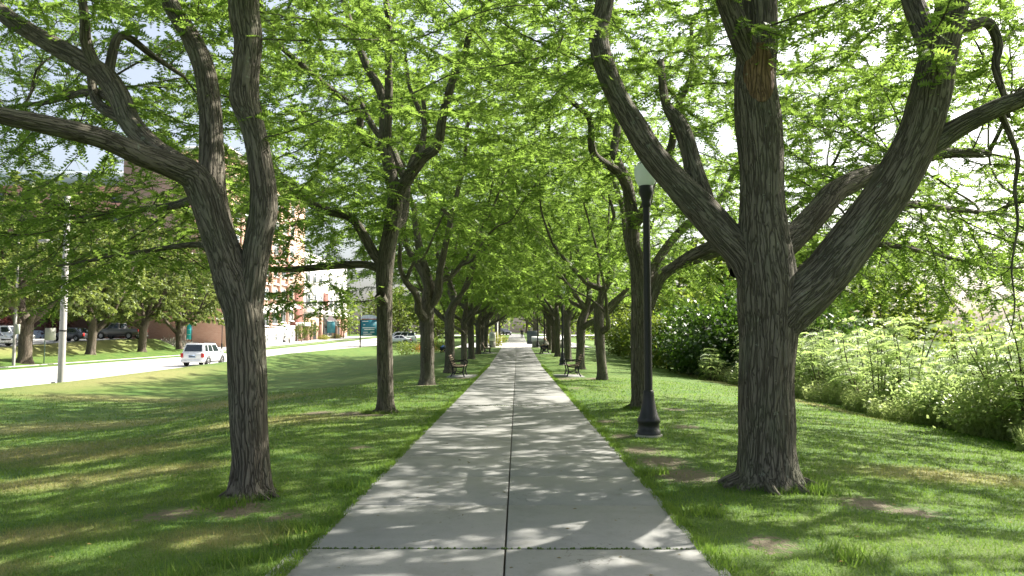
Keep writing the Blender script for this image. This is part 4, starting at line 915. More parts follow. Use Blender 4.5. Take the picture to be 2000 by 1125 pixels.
for y in bays:
    d_ = dz(y); zb = 3.0 + d_
    m = MB(); m.box(loc(BX + .12, y, zb / 2 - .6), (.5, 4.98, zb + 1.2)); m.box(loc(BX + .2, y, zb + .1), (.75, 4.96, .22)); m.build('base_course', STUCCO, BB)
    m = MB(); m.box(loc(BX + .05, y - 2.5, 16), (.5, 1.15, 27)); m.build('pier', BRICK, BB)
    window(BB, *loc(BX + .02, y, 5.1 + d_), 3.1, 3.0)
    m = MB(); zt_ = 7.3 + d_; m.add([loc(BX + .05, y - 2.1, zt_), loc(BX + .05, y + 2.1, zt_), loc(BX + 1.35, y + 2.1, zt_ - 1.0), loc(BX + 1.35, y - 2.1, zt_ - 1.0), loc(BX + 1.35, y + 2.1, zt_ - 1.25), loc(BX + 1.35, y - 2.1, zt_ - 1.25), loc(BX + .05, y - 2.1, zt_ - 1.0), loc(BX + .05, y + 2.1, zt_ - 1.0)],
                         [(0, 1, 2, 3), (3, 2, 4, 5)], [(0, 3, 6), (1, 7, 2)]); m.build('awning', AWN_W, BB)
    for fl in range(5): window(BB, *loc(BX + .02, y, 9.4 + d_ * .6 + fl * 4.2), 2.5, 2.0)
    for fl in range(5): m = MB(); m.box(loc(BX + .1, y, 11.2 + d_ * .6 + fl * 4.2), (.35, 3.8, .3)); m.build('lintel_band', STUCCO, BB)
    window(BB, *loc(BX + .40, y, 1.55 + d_ * .5), 1.3, 1.7, True)
m = MB(); m.box(loc(BX + .25, 145.3, 1.2), (.3, 1.3, 1.9)); m.build('door', DARKM, BB)
m = MB(); m.box(loc(BX - .2, 156, 6), (.8, 5, 13)); m.build('recess_wall', DRED, BB)
m = MB(); m.box(loc(BX + .7, 156, 4.3), (2.2, 6, .7)); m.build('entrance_canopy', WHITE, BB)
for y in (153.4, 158.6): m = MB(); m.box(loc(BX + 1.2, y, 2), (.6, .7, 4)); m.build('column', BRICK, BB)
window(BB, *loc(BX + .25, 156, 2.1), 3.6, 3.4)

WB = empty('arcade_building', (BX, 180, Z(-44, 180)), label='white arcade building with brick arches, balcony and grey awnings beyond the brick block', cat='building')
bz2 = WB.location.z; l2 = lambda x, y, z: (x - BX, y - 180, z - bz2)
m = MB(); m.box(l2(BX - 8.2, 180.5, 10), (16, 40, 20)); m.build('wall', STUCCO, WB)
m = MB(); m.box(l2(BX - .05, 168, 3.2), (.5, 14, 5.6)); m.build('brick_front', BRICK, WB)
m = MB(); m.box(l2(BX - .05, 192, 3.6), (.5, 16, 6.8)); m.build('brick_front', BRICK, WB)
m = MB(); m.box(l2(BX + .25, 180.5, 7.2), (1.0, 40.4, .9)); m.build('balcony_slab', STUCCO, WB)
for i in range(27):
    y = 161.5 + i * 1.45
    m = MB(); m.box(l2(BX + .6, y, 8.2), (.06, .08, 1.1)); m.build('baluster', FRAME, WB)
m = MB(); m.box(l2(BX + .6, 180.5, 8.8), (.1, 39, .1)); m.build('rail', FRAME, WB)
for i, y in enumerate((163.5, 168.5, 173.5, 183.5, 188.5, 195)): window(WB, *l2(BX - .12, y, 9.8), 2.6, 2.8); window(WB, *l2(BX - .12, y, 14.8), 2.6, 2.4)
m = MB(); m.box(l2(BX - .3, 178.5, 10), (.7, 4.2, 4)); m.build('red_recess', DRED, WB)
for y in (178.5, 183.5):
    m = MB(); m.add([l2(BX + .2, y - 2.2, 6.4), l2(BX + .2, y + 2.2, 6.4), l2(BX + 1.8, y + 2.2, 4.4), l2(BX + 1.8, y - 2.2, 4.4), l2(BX + .2, y - 2.2, 4.4), l2(BX + .2, y + 2.2, 4.4)], [(0, 1, 2, 3)], [(0, 3, 4), (1, 5, 2)]); m.build('awning', AWN_G, WB)
    window(WB, *l2(BX + .1, y, 3.2), 3.6, 2.6)
for y, w in ((168, 2.6), (189.5, 4.2)):
    m = MB(); P = [l2(BX + .26, y - w / 2, .9), l2(BX + .26, y + w / 2, .9)] + [l2(BX + .26, y + w / 2 * math.cos(a), 3.8 + w / 2 * 1.0 * math.sin(a)) for a in np.linspace(0, math.pi, 9)]
    m.poly(P); m.build('arch_opening', DARKM, WB)
for y in (172, 186.6, 193): m = MB(); m.box(l2(BX + .45, y, 3.6), (.55, .9, 7)); m.build('pilaster', BRICK, WB)

OB = empty('office_building', (-85, 126, Z(-85, 120)), label='long dark brown office block with a pale roof band behind the parking lot', cat='building')
oz = OB.location.z
m = MB(); m.box((0, 8, 14), (74, 16, 26)); m.build('wall', BROWN, OB)
m = MB(); m.box((0, 8, 28.2), (75, 16.6, 2.4)); m.build('roof_band', ROOFM, OB)
m = MB(); m.box((0, -.1, .9), (74, .5, 3.4)); m.build('base_cladding', GREYB, OB)
wm = MB(); wm.box((0, 0, 0), (2.6, .12, 1.7)); wme = wm.mesh('window', GLASS)
for fl in range(6):
    for i in range(14):
        o = bpy.data.objects.new('window', wme); COL.objects.link(o); o.parent = OB; o.location = (-34 + i * 5.2, -.02, 5.4 + fl * 3.9)

# ------------------------------------------------------------------ poles and signs
GALV = plain('weathered_pole', (.36, .345, .33), .75, .1, .3, vary=.2, scale=3)
def pole(x, y, h, r, label, arms=(), cat='pole'):
    o = empty('utility_pole', (x, y, Z(x, y)), label=label, cat=cat)
    m = MB(); m.lathe([(r * 1.0, -.1), (r, 2), (r * .78, h), (0, h)], n=14); m.build('shaft', GALV, o, True)
    for (z, L, dy) in arms:
        m = MB(); P = np.array([(0, 0, z), (-L * .5, dy * .5, z + .12), (-L, dy, z + .1)]); m.tube(P, .035, 6); m.build('arm', GALV, o, True)
        m = MB(); m.box((-L - .3, dy, z + .08), (.7, .26, .14), taper=.7); m.build('lamp_head', GALV, o)
    return o
p1 = pole(-22.75, 38, 9.4, .165, 'stout grey utility pole standing at the kerb behind the left lawn', [(7.1, 1.0, .3)])
m = MB(); m.lathe([(.178, 2.55), (.178, 2.62)], n=14); m.build('strap', DARKM, p1)
p2 = pole(-37.8, 57, 9.6, .11, 'thin grey pole with a small pale box on the verge across the road')
m = MB(); m.box((.24, -.05, 2.75), (.28, .12, .75)); m.build('meter_box', plain('pale_green_box', (.42, .45, .38), .6), p2)
s_ = empty('street_sign', (-38.0, 61, Z(-38, 61)), label='small pale notice board on a green post beside the stout pole', cat='sign')
m = MB(); m.box((0, 0, 1.4), (.06, .06, 2.9)); m.build('post', plain('green_post', (.10, .16, .13), .6), s_)
m = MB(); m.box((.45, -.05, 2.35), (.86, .04, .98)); m.build('panel', plain('pale_board', (.62, .62, .55), .6), s_)
# turquoise banner
s_ = empty('banner_sign', (-43.6, 101, Z(-43.6, 101)), label='turquoise vertical banner on a dark post before the office block', cat='sign')
m = MB(); m.box((.3, 0, 1.9), (.09, .09, 3.9)); m.build('post', DARKM, s_)
m = MB(); m.box((-.1, -.02, 2.5), (.62, .05, 2.1)); m.build('banner', TURQ, s_)
for z in (2.1, 2.75): m = MB(); m.box((-.1, -.05, z), (.4, .01, .05)); m.build('lettering', WHITE, s_)
def text(body, size, mat, parent, loc_, rot=(R(90), 0, 0), name='lettering'):
    c = bpy.data.curves.new(name, 'FONT'); c.body = body; c.size = size; c.align_x = 'CENTER'; c.align_y = 'CENTER'; c.extrude = .004
    o = bpy.data.objects.new(name, c); COL.objects.link(o); o.parent = parent; o.location = loc_; o.rotation_euler = rot; c.materials.append(mat); return o
# directory sign near the plaza road
dx, dy_ = -21.6, 111.0
s_ = empty('directory_sign', (dx, dy_, Z(dx, dy_)), label='tall directory sign with a teal panel between two black posts', cat='sign')
for x in (-1.28, 1.28): m = MB(); m.box((x, 0, 2.3), (.16, .16, 4.8)); m.build('post', DARKM, s_)
m = MB(); m.box((0, 0, 2.75), (2.38, .09, 2.35)); m.build('panel', TEAL, s_)
m = MB(); m.poly([(x, -.05, z) for x, z in [(-1.19, 4.0), (1.19, 4.0)] + [(1.19 * math.cos(a), 4.25 + .42 * math.sin(a)) for a in np.linspace(0, math.pi, 9)]]); m.build('crest', plain('sign_crest', (.42, .47, .55), .6, vary=.4, scale=3), s_)
m = MB(); m.box((0, -.06, 4.02), (2.2, .03, .12)); m.build('crest_band', plain('red_band', (.25, .06, .05), .6), s_)
for z, wds in ((3.7, (-.55, .9)), (3.2, (-.7, .25)), (3.18, (.75, .25)), (2.75, (0, 1.9)), (2.5, (.05, 1.5)), (2.1, (-.5, .7)), (2.12, (.5, .6)), (1.82, (-.2, 1.3))):
    m = MB(); m.box((wds[0], -.055, z), (wds[1], .02, .10)); m.build('lettering', WHITE, s_)
s_ = empty('banner_sign', (-42.3, 172.5, Z(-42.3, 172.5)), label='teal arched banner board standing before the white arcade', cat='sign')
for x in (-1.0, 1.0): m = MB(); m.box((x, 0, 2.1), (.12, .12, 4.4)); m.build('post', DARKM, s_)
m = MB(); m.box((0, 0, 2.75), (1.86, .1, 2.6)); m.build('panel', TEAL, s_)
m = MB(); m.poly([(x, -.05, z) for x, z in [(-.95, 4.2), (.95, 4.2)] + [(.95 * math.cos(a), 4.4 + .9 * math.sin(a)) for a in np.linspace(0, math.pi, 9)]]); m.build('crest', plain('banner_crest', (.45, .42, .48), .6, vary=.3), s_)
# slim street lamps by the buildings
def street_lamp(x, y, h, label):
    o = empty('street_lamp', (x, y, Z(x, y)), label=label, cat='lamp'); m = MB(); m.lathe([(.13, 0), (.12, .6), (.06, .9), (.05, h)], n=8); m.build('post', DARKM, o, True)
    m = MB(); m.lathe([(.05, h), (.2, h + .15), (.22, h + .45), (.06, h + .7), (0, h + .75)], n=10); m.build('globe', WHITE, o, True)
street_lamp(-42, 108, 4.2, 'slim black street lamp before the grey wall left of the first trunk')
street_lamp(-42.5, 142, 4.4, 'slim black street lamp before the brick building\'s white base')
street_lamp(-42.4, 176, 8.6, 'tall slim lamp mast before the dark red recess of the arcade')
street_lamp(-42.4, 186, 8.6, 'tall slim lamp mast beside the arcade\'s arched doorway')
s_ = empty('red_sign', (-42.2, 141, Z(-42.2, 141)), label='small dark red projecting sign before the brick piers', cat='sign')
m = MB(); m.box((0, 0, 2.1), (.08, .08, 4.2)); m.build('post', DARKM, s_); m = MB(); m.box((.55, 0, 3.6), (1.0, .06, .7)); m.build('panel', DRED, s_)

# ------------------------------------------------------------------ plaza furniture
pw = empty('plaza_wall', (3.6, 79.4, Z(3.6, 79.4)), label='low wall with white upper panel and grey stone base right of the walk', cat='wall')
m = MB(); m.box((0, 0, .27), (3.9, .5, .7)); m.build('stone_base', STONE, pw); m = MB(); m.add([(-1.98, -.3, .625), (1.98, -.3, .625), (1.98, .75, .625), (-1.98, .75, .625), (-1.98, .7, 1.16), (1.98, .7, 1.16)], [(0, 1, 5, 4), (0, 3, 2, 1), (2, 3, 4, 5)], [(0, 4, 3), (1, 2, 5)]); m.build('white_course', WHITE, pw)
m = MB(); m.box((1.5, .17, .9), (.5, .45, .02), rx=R(28)); m.build('plaque', plain('plaque', (.55, .55, .56), .5), pw)
m = MB(); m.box((0, .55, .27), (3.8, .5, .68)); m.build('planter_back', STONE, pw)
pk = empty('stone_pillar', (-2.5, 79.6, Z(-2.5, 79.6)), label='white stone pillar with a grey plaque left of the walk', cat='pillar')
m = MB(); m.box((0, 0, .3), (.62, .62, .8)); m.build('stone_base', STONE, pk); m = MB(); m.box((0, 0, 1.15), (.66, .66, .94), taper=.96); m.build('shaft', WHITE, pk); m = MB(); m.box((0, -.34, 1.2), (.42, .03, .5)); m.build('plaque', plain('grey_plaque', (.45, .46, .48), .5), pk)
m = MB(); m.box((0, 0, .4), (.4, 2.2, 1.0)); m.box((0, 0, .95), (.5, 2.3, .12)); m.build('low_wall', WHITE, loc=(-1.95, 90, Z(-2, 90)), label='short white wall end at the left edge of the far walk', cat='wall')
fp = empty('white_post', (-2.15, 86.5, Z(-2.15, 86.5)), label='slender white post rising behind the yellow-green shrub', cat='post')
m = MB(); m.lathe([(.09, 0), (.06, .3), (.055, 2.6), (.0, 2.62)], n=10); m.build('shaft', WHITE, fp, True); m = MB(); m.lathe([(.0, 2.6), (.1, 2.68), (.1, 2.8), (0, 2.9)], n=10); m.build('cap', WHITE, fp, True)
cb = empty('dark_mass_box', (1.75, 98, Z(1.6, 98)), label='dark box standing for a shaded mass behind the white plaza wall', cat='cabinet')
DARK_MASS_M = plain('dark_mass_tone', (.03, .045, .04), .5); m = MB(); m.box((.25, 0, .85), (1.3, .8, 1.7)); bevel(m.build('body', DARK_MASS_M, cb), .03); m = MB(); m.box((.25, -.41, .85), (.02, .02, 1.5)); m.build('front_strip', DARKM, cb)  # dark tone stands for a shaded mass behind the wall
# ------------------------------------------------------------------ lamp posts along the walk
def m_globe():
    k = N('lamp_globe'); b_ = k.n('BsdfPrincipled'); b_.inputs['Base Color'].default_value = (.72, .78, .76, 1); b_.inputs['Roughness'].default_value = .25
    t = k.n('BsdfTranslucent'); t.inputs[0].default_value = (.75, .82, .80, 1); mx = k.n('MixShader'); mx.inputs[0].default_value = .45; k.set(mx.inputs[1], b_.outputs[0]); k.set(mx.inputs[2], t.outputs[0])
    return k.done(mx.outputs[0])
GLOBE = m_globe()
def lamp_post(x, y, label):
    o = empty('lamp_post', (x, y, Z(x, y)), label=label, cat='lamp', group='lamp posts right of the walk')
    m = MB(); m.lathe([(.225, -.05), (.22, .03), (.0, .035)], n=18); m.build('footing', STONE, o)
    m = MB(); m.lathe([(.19, .03), (.19, .09), (.17, .11), (.17, .2), (.185, .23), (.185, .27), (.155, .33), (.122, .46), (.1, .6), (.09, .68), (.09, .72), (.074, .74)], n=16); m.build('base', DARKM, o, False)
    m = MB()
    prof_ = [(.074, .7), (.064, 3.8)]; n = 16; th = np.arange(n) * 2 * np.pi / n
    V = []; zs = np.linspace(.7, 3.82, 8)
    for z in zs:
        r = .070 - .012 * (z - .7) / 3.1; V += [((r * (1 if k % 2 else .93)) * math.cos(a), (r * (1 if k % 2 else .93)) * math.sin(a), z) for k, a in enumerate(th)]
    i = np.arange(7)[:, None] * n; j = np.arange(n)[None]; q = np.stack([i + j, i + (j + 1) % n, i + n + (j + 1) % n, i + n + j], -1).reshape(-1, 4)
    m.add(V, q); m.build('shaft', DARKM, o)
    m = MB(); m.lathe([(.066, 3.74), (.085, 3.78), (.075, 3.82), (.09, 3.9), (.118, 3.96), (.118, 4.08), (.10, 4.1), (0, 4.1)], n=16); m.build('collar', DARKM, o)
    m = MB(); m.lathe([(.115, 4.09), (.150, 4.14), (.180, 4.22), (.195, 4.31), (.190, 4.38), (.165, 4.43), (.13, 4.455)], n=20); m.build('globe', GLOBE, o, True)
    m = MB(); m.lathe([(.138, 4.448), (.138, 4.465), (.12, 4.47)], n=18); m.build('band', DARKM, o, True)
    m = MB(); m.lathe([(.12, 4.465), (.10, 4.50), (.055, 4.535), (.03, 4.56), (0, 4.57)], n=14); m.build('cap', GLOBE, o, True)
    return o
lamp_post(2.22, 12.4, 'black fluted lamp post with white globe, nearest, beside the right trunks')
lamp_post(2.68, 43.5, 'second black lamp post right of the walk, behind the near right bench')
lamp_post(2.5, 67.5, 'third lamp post with bright white globe, just left of the right trunks')
lamp_post(2.2, 78.4, 'farthest lamp post, thin and dark before the white plaza wall')

# ------------------------------------------------------------------ benches
WOODM = plain('bench_wood', (.21, .15, .105), .7, vary=.3, scale=9)
IRON = plain('bench_iron', (.02, .02, .022), .5, .4, vary=.2)
def bench(x, y, rz, label):
    o = empty('park_bench', (x, y, Z(x, y) + .02), rz, label=label, cat='bench', group='iron and wood benches beside the walk')
    for sy in (-.78, .78):            # local +x faces the walk
        m = MB()
        m.tube(catmull(np.array([(.30, sy, 0), (.24, sy, .2), (.28, sy, .40), (.26, sy, .44)]), .05), .028, 6)
        m.tube(catmull(np.array([(-.26, sy, 0), (-.16, sy, .2), (-.20, sy, .42), (-.30, sy, .70), (-.36, sy, .86)]), .05), .028, 6)
        m.tube(catmull(np.array([(.28, sy, .41), (.05, sy, .37), (-.2, sy, .40)]), .05), .026, 6)
        m.tube(catmull(np.array([(.27, sy, .42), (.33, sy, .56), (.24, sy, .64), (0, sy, .62), (-.27, sy, .64)]), .05), .022, 6)
        m.tube(catmull(np.array([(.25, sy, .18), (.05, sy, .13), (-.17, sy, .18)]), .05), .02, 5)
        m.build('end_frame', IRON, o, True)
    for i in range(6):
        xx = .27 - i * .085; m = MB(); m.box((xx, 0, .43 - .012 * math.sin(i / 5 * math.pi)), (.062, 1.66, .028)); m.build('seat_slat', WOODM, o)
    for i in range(5):
        t = i / 4; m = MB(); m.box((-.20 - .15 * t, 0, .50 + .33 * t), (.026, 1.66, .06), ry=R(-22)); m.build('back_slat', WOODM, o)
    return o
def pad(x0, x1, y0, y1, label):
    m = MB(); m.box(((x0 + x1) / 2, (y0 + y1) / 2, Z((x0 + x1) / 2, (y0 + y1) / 2) - .02), (x1 - x0, y1 - y0, .08)); m.build('bench_pad', CONC, kind='structure')
bench(-2.34, 31.5, 0, 'empty iron and wood bench left of the walk, nearest on that side')
bench(2.40, 31.5, math.pi, 'empty iron and wood bench right of the walk, by the third trunk')
bench(-2.45, 63.5, 0, 'far empty bench left of the walk, before the pillar')
bench(2.45, 62.5, math.pi, 'bench right of the walk on which the person sits')
pad(-2.75, -1.51, 30.4, 32.6, ''); pad(1.51, 2.8, 30.4, 32.6, ''); pad(-2.85, -1.51, 62.5, 64.5, ''); pad(1.51, 2.85, 61.5, 63.5, '')

# ------------------------------------------------------------------ people
SKIN = plain('skin', (.50, .30, .21), .55, vary=.06); HAIRG = plain('grey_hair', (.42, .40, .38), .7, vary=.2, scale=30); HAIRD = plain('dark_hair', (.04, .03, .025), .6)
def skin(name, J, E, mat, parent, sub=2):
    me = bpy.data.meshes.new(name); keys = list(J); ix = {k: i for i, k in enumerate(keys)}
    me.from_pydata([J[k][:3] for k in keys], [(ix[a], ix[b_]) for a, b_ in E], []); me.materials.append(mat)
    o = bpy.data.objects.new(name, me); COL.objects.link(o); o.parent = parent
    o.modifiers.new('skin', 'SKIN').use_smooth_shade = True
    for i, k in enumerate(keys):
        r = J[k][3]; d = me.skin_vertices[0].data[i]; d.radius = (r, r) if not isinstance(r, tuple) else r; d.use_root = (i == 0)
    s = o.modifiers.new('sub', 'SUBSURF'); s.levels = sub; s.render_levels = sub
    return o
def chain(*ks): return list(zip(ks[:-1], ks[1:]))
def person(J, label, x, y, z, rz, shirt, trousers, hair, extra=None):
    """J: joints with radius; pelvis first, facing local +x"""
    o = empty('person', (x, y, z), rz, label=label, cat='person')
    E = chain('pelvis', 'belly', 'chest', 'neck', 'head', 'crown')
    for s in 'LR': E += chain('chest', 'sh' + s, 'el' + s, 'wr' + s, 'palm' + s) + chain('pelvis', 'hip' + s, 'kn' + s, 'an' + s, 'toe' + s)
    J = dict(J)
    for s, sg in (('L', 1), ('R', -1)):
        w = Vector(J['wr' + s][:3]); e = Vector(J['el' + s][:3]); d = (w - e).normalized(); sd_ = Vector((0, sg, 0)) - d * d.y * sg; sd_ = sd_.normalized() if sd_.length > .1 else Vector((1, 0, 0)); up_ = d.cross(sd_)
        pm = w + d * .07; J['palm' + s] = (*pm, (.038, .02))
        for f, (off, ln) in enumerate(((-.03, .075), (-.01, .085), (.01, .08), (.03, .062))):
            k1 = pm + d * .045 + sd_ * off; k2 = k1 + d * ln * .5 - up_ * .01; k3 = k2 + d * ln * .5 - up_ * .03
            for n_, p in (('a', k1), ('b', k2), ('c', k3)): J[f'f{s}{f}{n_}'] = (*p, .0095)
            E += chain('palm' + s, f'f{s}{f}a', f'f{s}{f}b', f'f{s}{f}c')
        t1 = pm - d * .03 - sd_ * .04; t2 = t1 + d * .045 - sd_ * .02
        J['t1' + s] = (*t1, .011); J['t2' + s] = (*t2, .009); E += chain('palm' + s, 't1' + s, 't2' + s)
    skin('body', J, E, SKIN, o)
    sh = {'belly': (*J['belly'][:3], .155), 'chest': (*J['chest'][:3], .165), 'waist': (*(Vector(J['pelvis'][:3]) * .7 + Vector(J['belly'][:3]) * .3), .15), 'col': (*(Vector(J['chest'][:3]) * .4 + Vector(J['neck'][:3]) * .6), .08)}
    Es = chain('waist', 'belly', 'chest', 'col')
    for s in 'LR':
        sh['sh' + s] = (*J['sh' + s][:3], .078); sh['el' + s] = (*J['el' + s][:3], .058); Es += chain('chest', 'sh' + s, 'el' + s)
    skin('shirt', sh, Es, shirt, o)
    tr = {'pelvis': (*J['pelvis'][:3], .16)}; Et = []
    for s in 'LR':
        tr['hip' + s] = (*J['hip' + s][:3], .105); tr['kn' + s] = (*J['kn' + s][:3], .075); tr['an' + s] = (*J['an' + s][:3], .062); Et += chain('pelvis', 'hip' + s, 'kn' + s, 'an' + s)
    skin('trousers', tr, Et, trousers, o)
    for s in 'LR':
        a = Vector(J['an' + s][:3]); t = Vector(J['toe' + s][:3]); skin('shoe', {'h': (*(a + Vector((-.03, 0, -.05))), .045), 'm': (*((a + t) / 2), .048), 't': (*t, .04)}, chain('h', 'm', 't'), DARKM, o)
    h = Vector(J['head'][:3]); c = Vector(J['crown'][:3]); u = (c - h).normalized(); fx = Vector((1, 0, 0)); fx = (fx - u * u.x).normalized()
    skin('hair', {'a': (*(h - fx * .05 + u * .02), .085), 'b': (*(c - fx * .03 + u * .005), .088)}, [('a', 'b')], hair, o)
    m = MB(); m.add([tuple(h + fx * .098 + u * .03), tuple(h + fx * .128 - u * .01), tuple(h + fx * .095 - u * .01 + Vector((0, .018, 0))), tuple(h + fx * .095 - u * .01 - Vector((0, .018, 0)))], None, [(0, 2, 1), (0, 1, 3), (1, 2, 3)]); m.build('nose', SKIN, o)
    for sg in (-1, 1):
        m = MB(); m.lathe([(0, -.011), (.01, 0), (0, .011)], tuple(h + fx * .093 + u * .035 + Vector((0, sg * .033, 0))), 8); m.build('eye', DARKM, o, True)
        m = MB(); m.box(tuple(h + Vector((0, sg * .085, 0)) + u * .01), (.035, .02, .055)); m.build('ear', SKIN, o)
    m = MB(); m.box(tuple(h + fx * .093 - u * .045), (.012, .05, .01)); m.build('mouth', DRED, o)
    return o
SHP = plain('pale_shirt', (.74, .68, .66), .85); NAVY = plain('dark_trousers', (.025, .028, .035), .85); BLUE = plain('blue_shirt', (.10, .22, .55), .8); DK = plain('dark_shirt', (.03, .03, .04), .85)
def seated():
    J = {'pelvis': (-.12, 0, .55, .13), 'belly': (-.10, 0, .74, .125), 'chest': (-.03, 0, .96, .14), 'neck': (.05, 0, 1.13, .055), 'head': (.10, 0, 1.24, .09), 'crown': (.11, 0, 1.33, .085)}
    for s, g in (('L', 1), ('R', -1)):
        J['sh' + s] = (-.02, g * .19, 1.04, .06); J['el' + s] = (.05, g * .25, .76, .045); J['wr' + s] = (.27, g * .12, .68, .032)
        J['hip' + s] = (-.06, g * .10, .54, .09); J['kn' + s] = (.38, g * .13, .53, .062); J['an' + s] = (.40, g * .13, .09, .042); J['toe' + s] = (.56, g * .14, .05, .035)
    return J
ps = person(seated(), 'seated grey-haired person in a pale top and dark trousers holding a paper', 2.45, 62.5, Z(2.45, 62.5), math.pi, SHP, NAVY, HAIRG)
m = MB(); v, q = sheet(np.linspace(-.2, .2, 5), np.linspace(-.28, .28, 5), lambda a, b_: .03 * np.cos(a * 9) + .02 * b_); v2 = v + [0, 0, .006]; m.add(v, q); m.add(v2, q[:, ::-1]); pp = m.build('newspaper', WHITE, loc=(2.13, 62.5, Z(2.45, 62.5) + .78), label='pale sheet of newspaper on the seated person\'s lap', cat='newspaper'); pp.rotation_euler = (0, R(38), 0)
def bending():
    J = {'pelvis': (-.15, 0, .42, .13), 'belly': (-.03, 0, .55, .13), 'chest': (.20, 0, .62, .14), 'neck': (.37, 0, .60, .055), 'head': (.46, 0, .54, .088), 'crown': (.52, 0, .47, .08)}
    for s, g in (('L', 1), ('R', -1)):
        J['sh' + s] = (.24, g * .19, .60, .06); J['el' + s] = (.33, g * .21, .33, .045); J['wr' + s] = (.45, g * .14, .14, .032)
        J['hip' + s] = (-.10, g * .11, .40, .09); J['kn' + s] = (.22, g * .2, .38, .062); J['an' + s] = (-.08, g * .16, .08, .042); J['toe' + s] = (.09, g * .17, .045, .035)
    return J
person(bending(), 'person in a bright blue shirt crouching by the flower bed', -7.0, 72.5, Z(-7, 72.5), R(70), BLUE, NAVY, HAIRD)
def walking():
    J = {'pelvis': (0, 0, .92, .13), 'belly': (.0, 0, 1.08, .12), 'chest': (.02, 0, 1.30, .14), 'neck': (.03, 0, 1.47, .055), 'head': (.06, 0, 1.58, .088), 'crown': (.05, 0, 1.67, .085)}
    for s, g in (('L', 1), ('R', -1)):
        J['sh' + s] = (0, g * .19, 1.38, .06); J['el' + s] = (-.05 * g, g * .24, 1.1, .045); J['wr' + s] = (.12 - .12 * g, g * .23, .88, .032)
        J['hip' + s] = (0, g * .10, .88, .09); J['kn' + s] = (.05 - .12 * g, g * .10, .48, .062); J['an' + s] = (-.05 - .22 * g, g * .1, .09, .042); J['toe' + s] = (.11 - .22 * g, g * .11, .05, .035)
    return J
person(walking(), 'distant person in dark clothes walking on the far walk', .95, 138, float(prof(138)) + .02, R(-95), DK, NAVY, HAIRD)

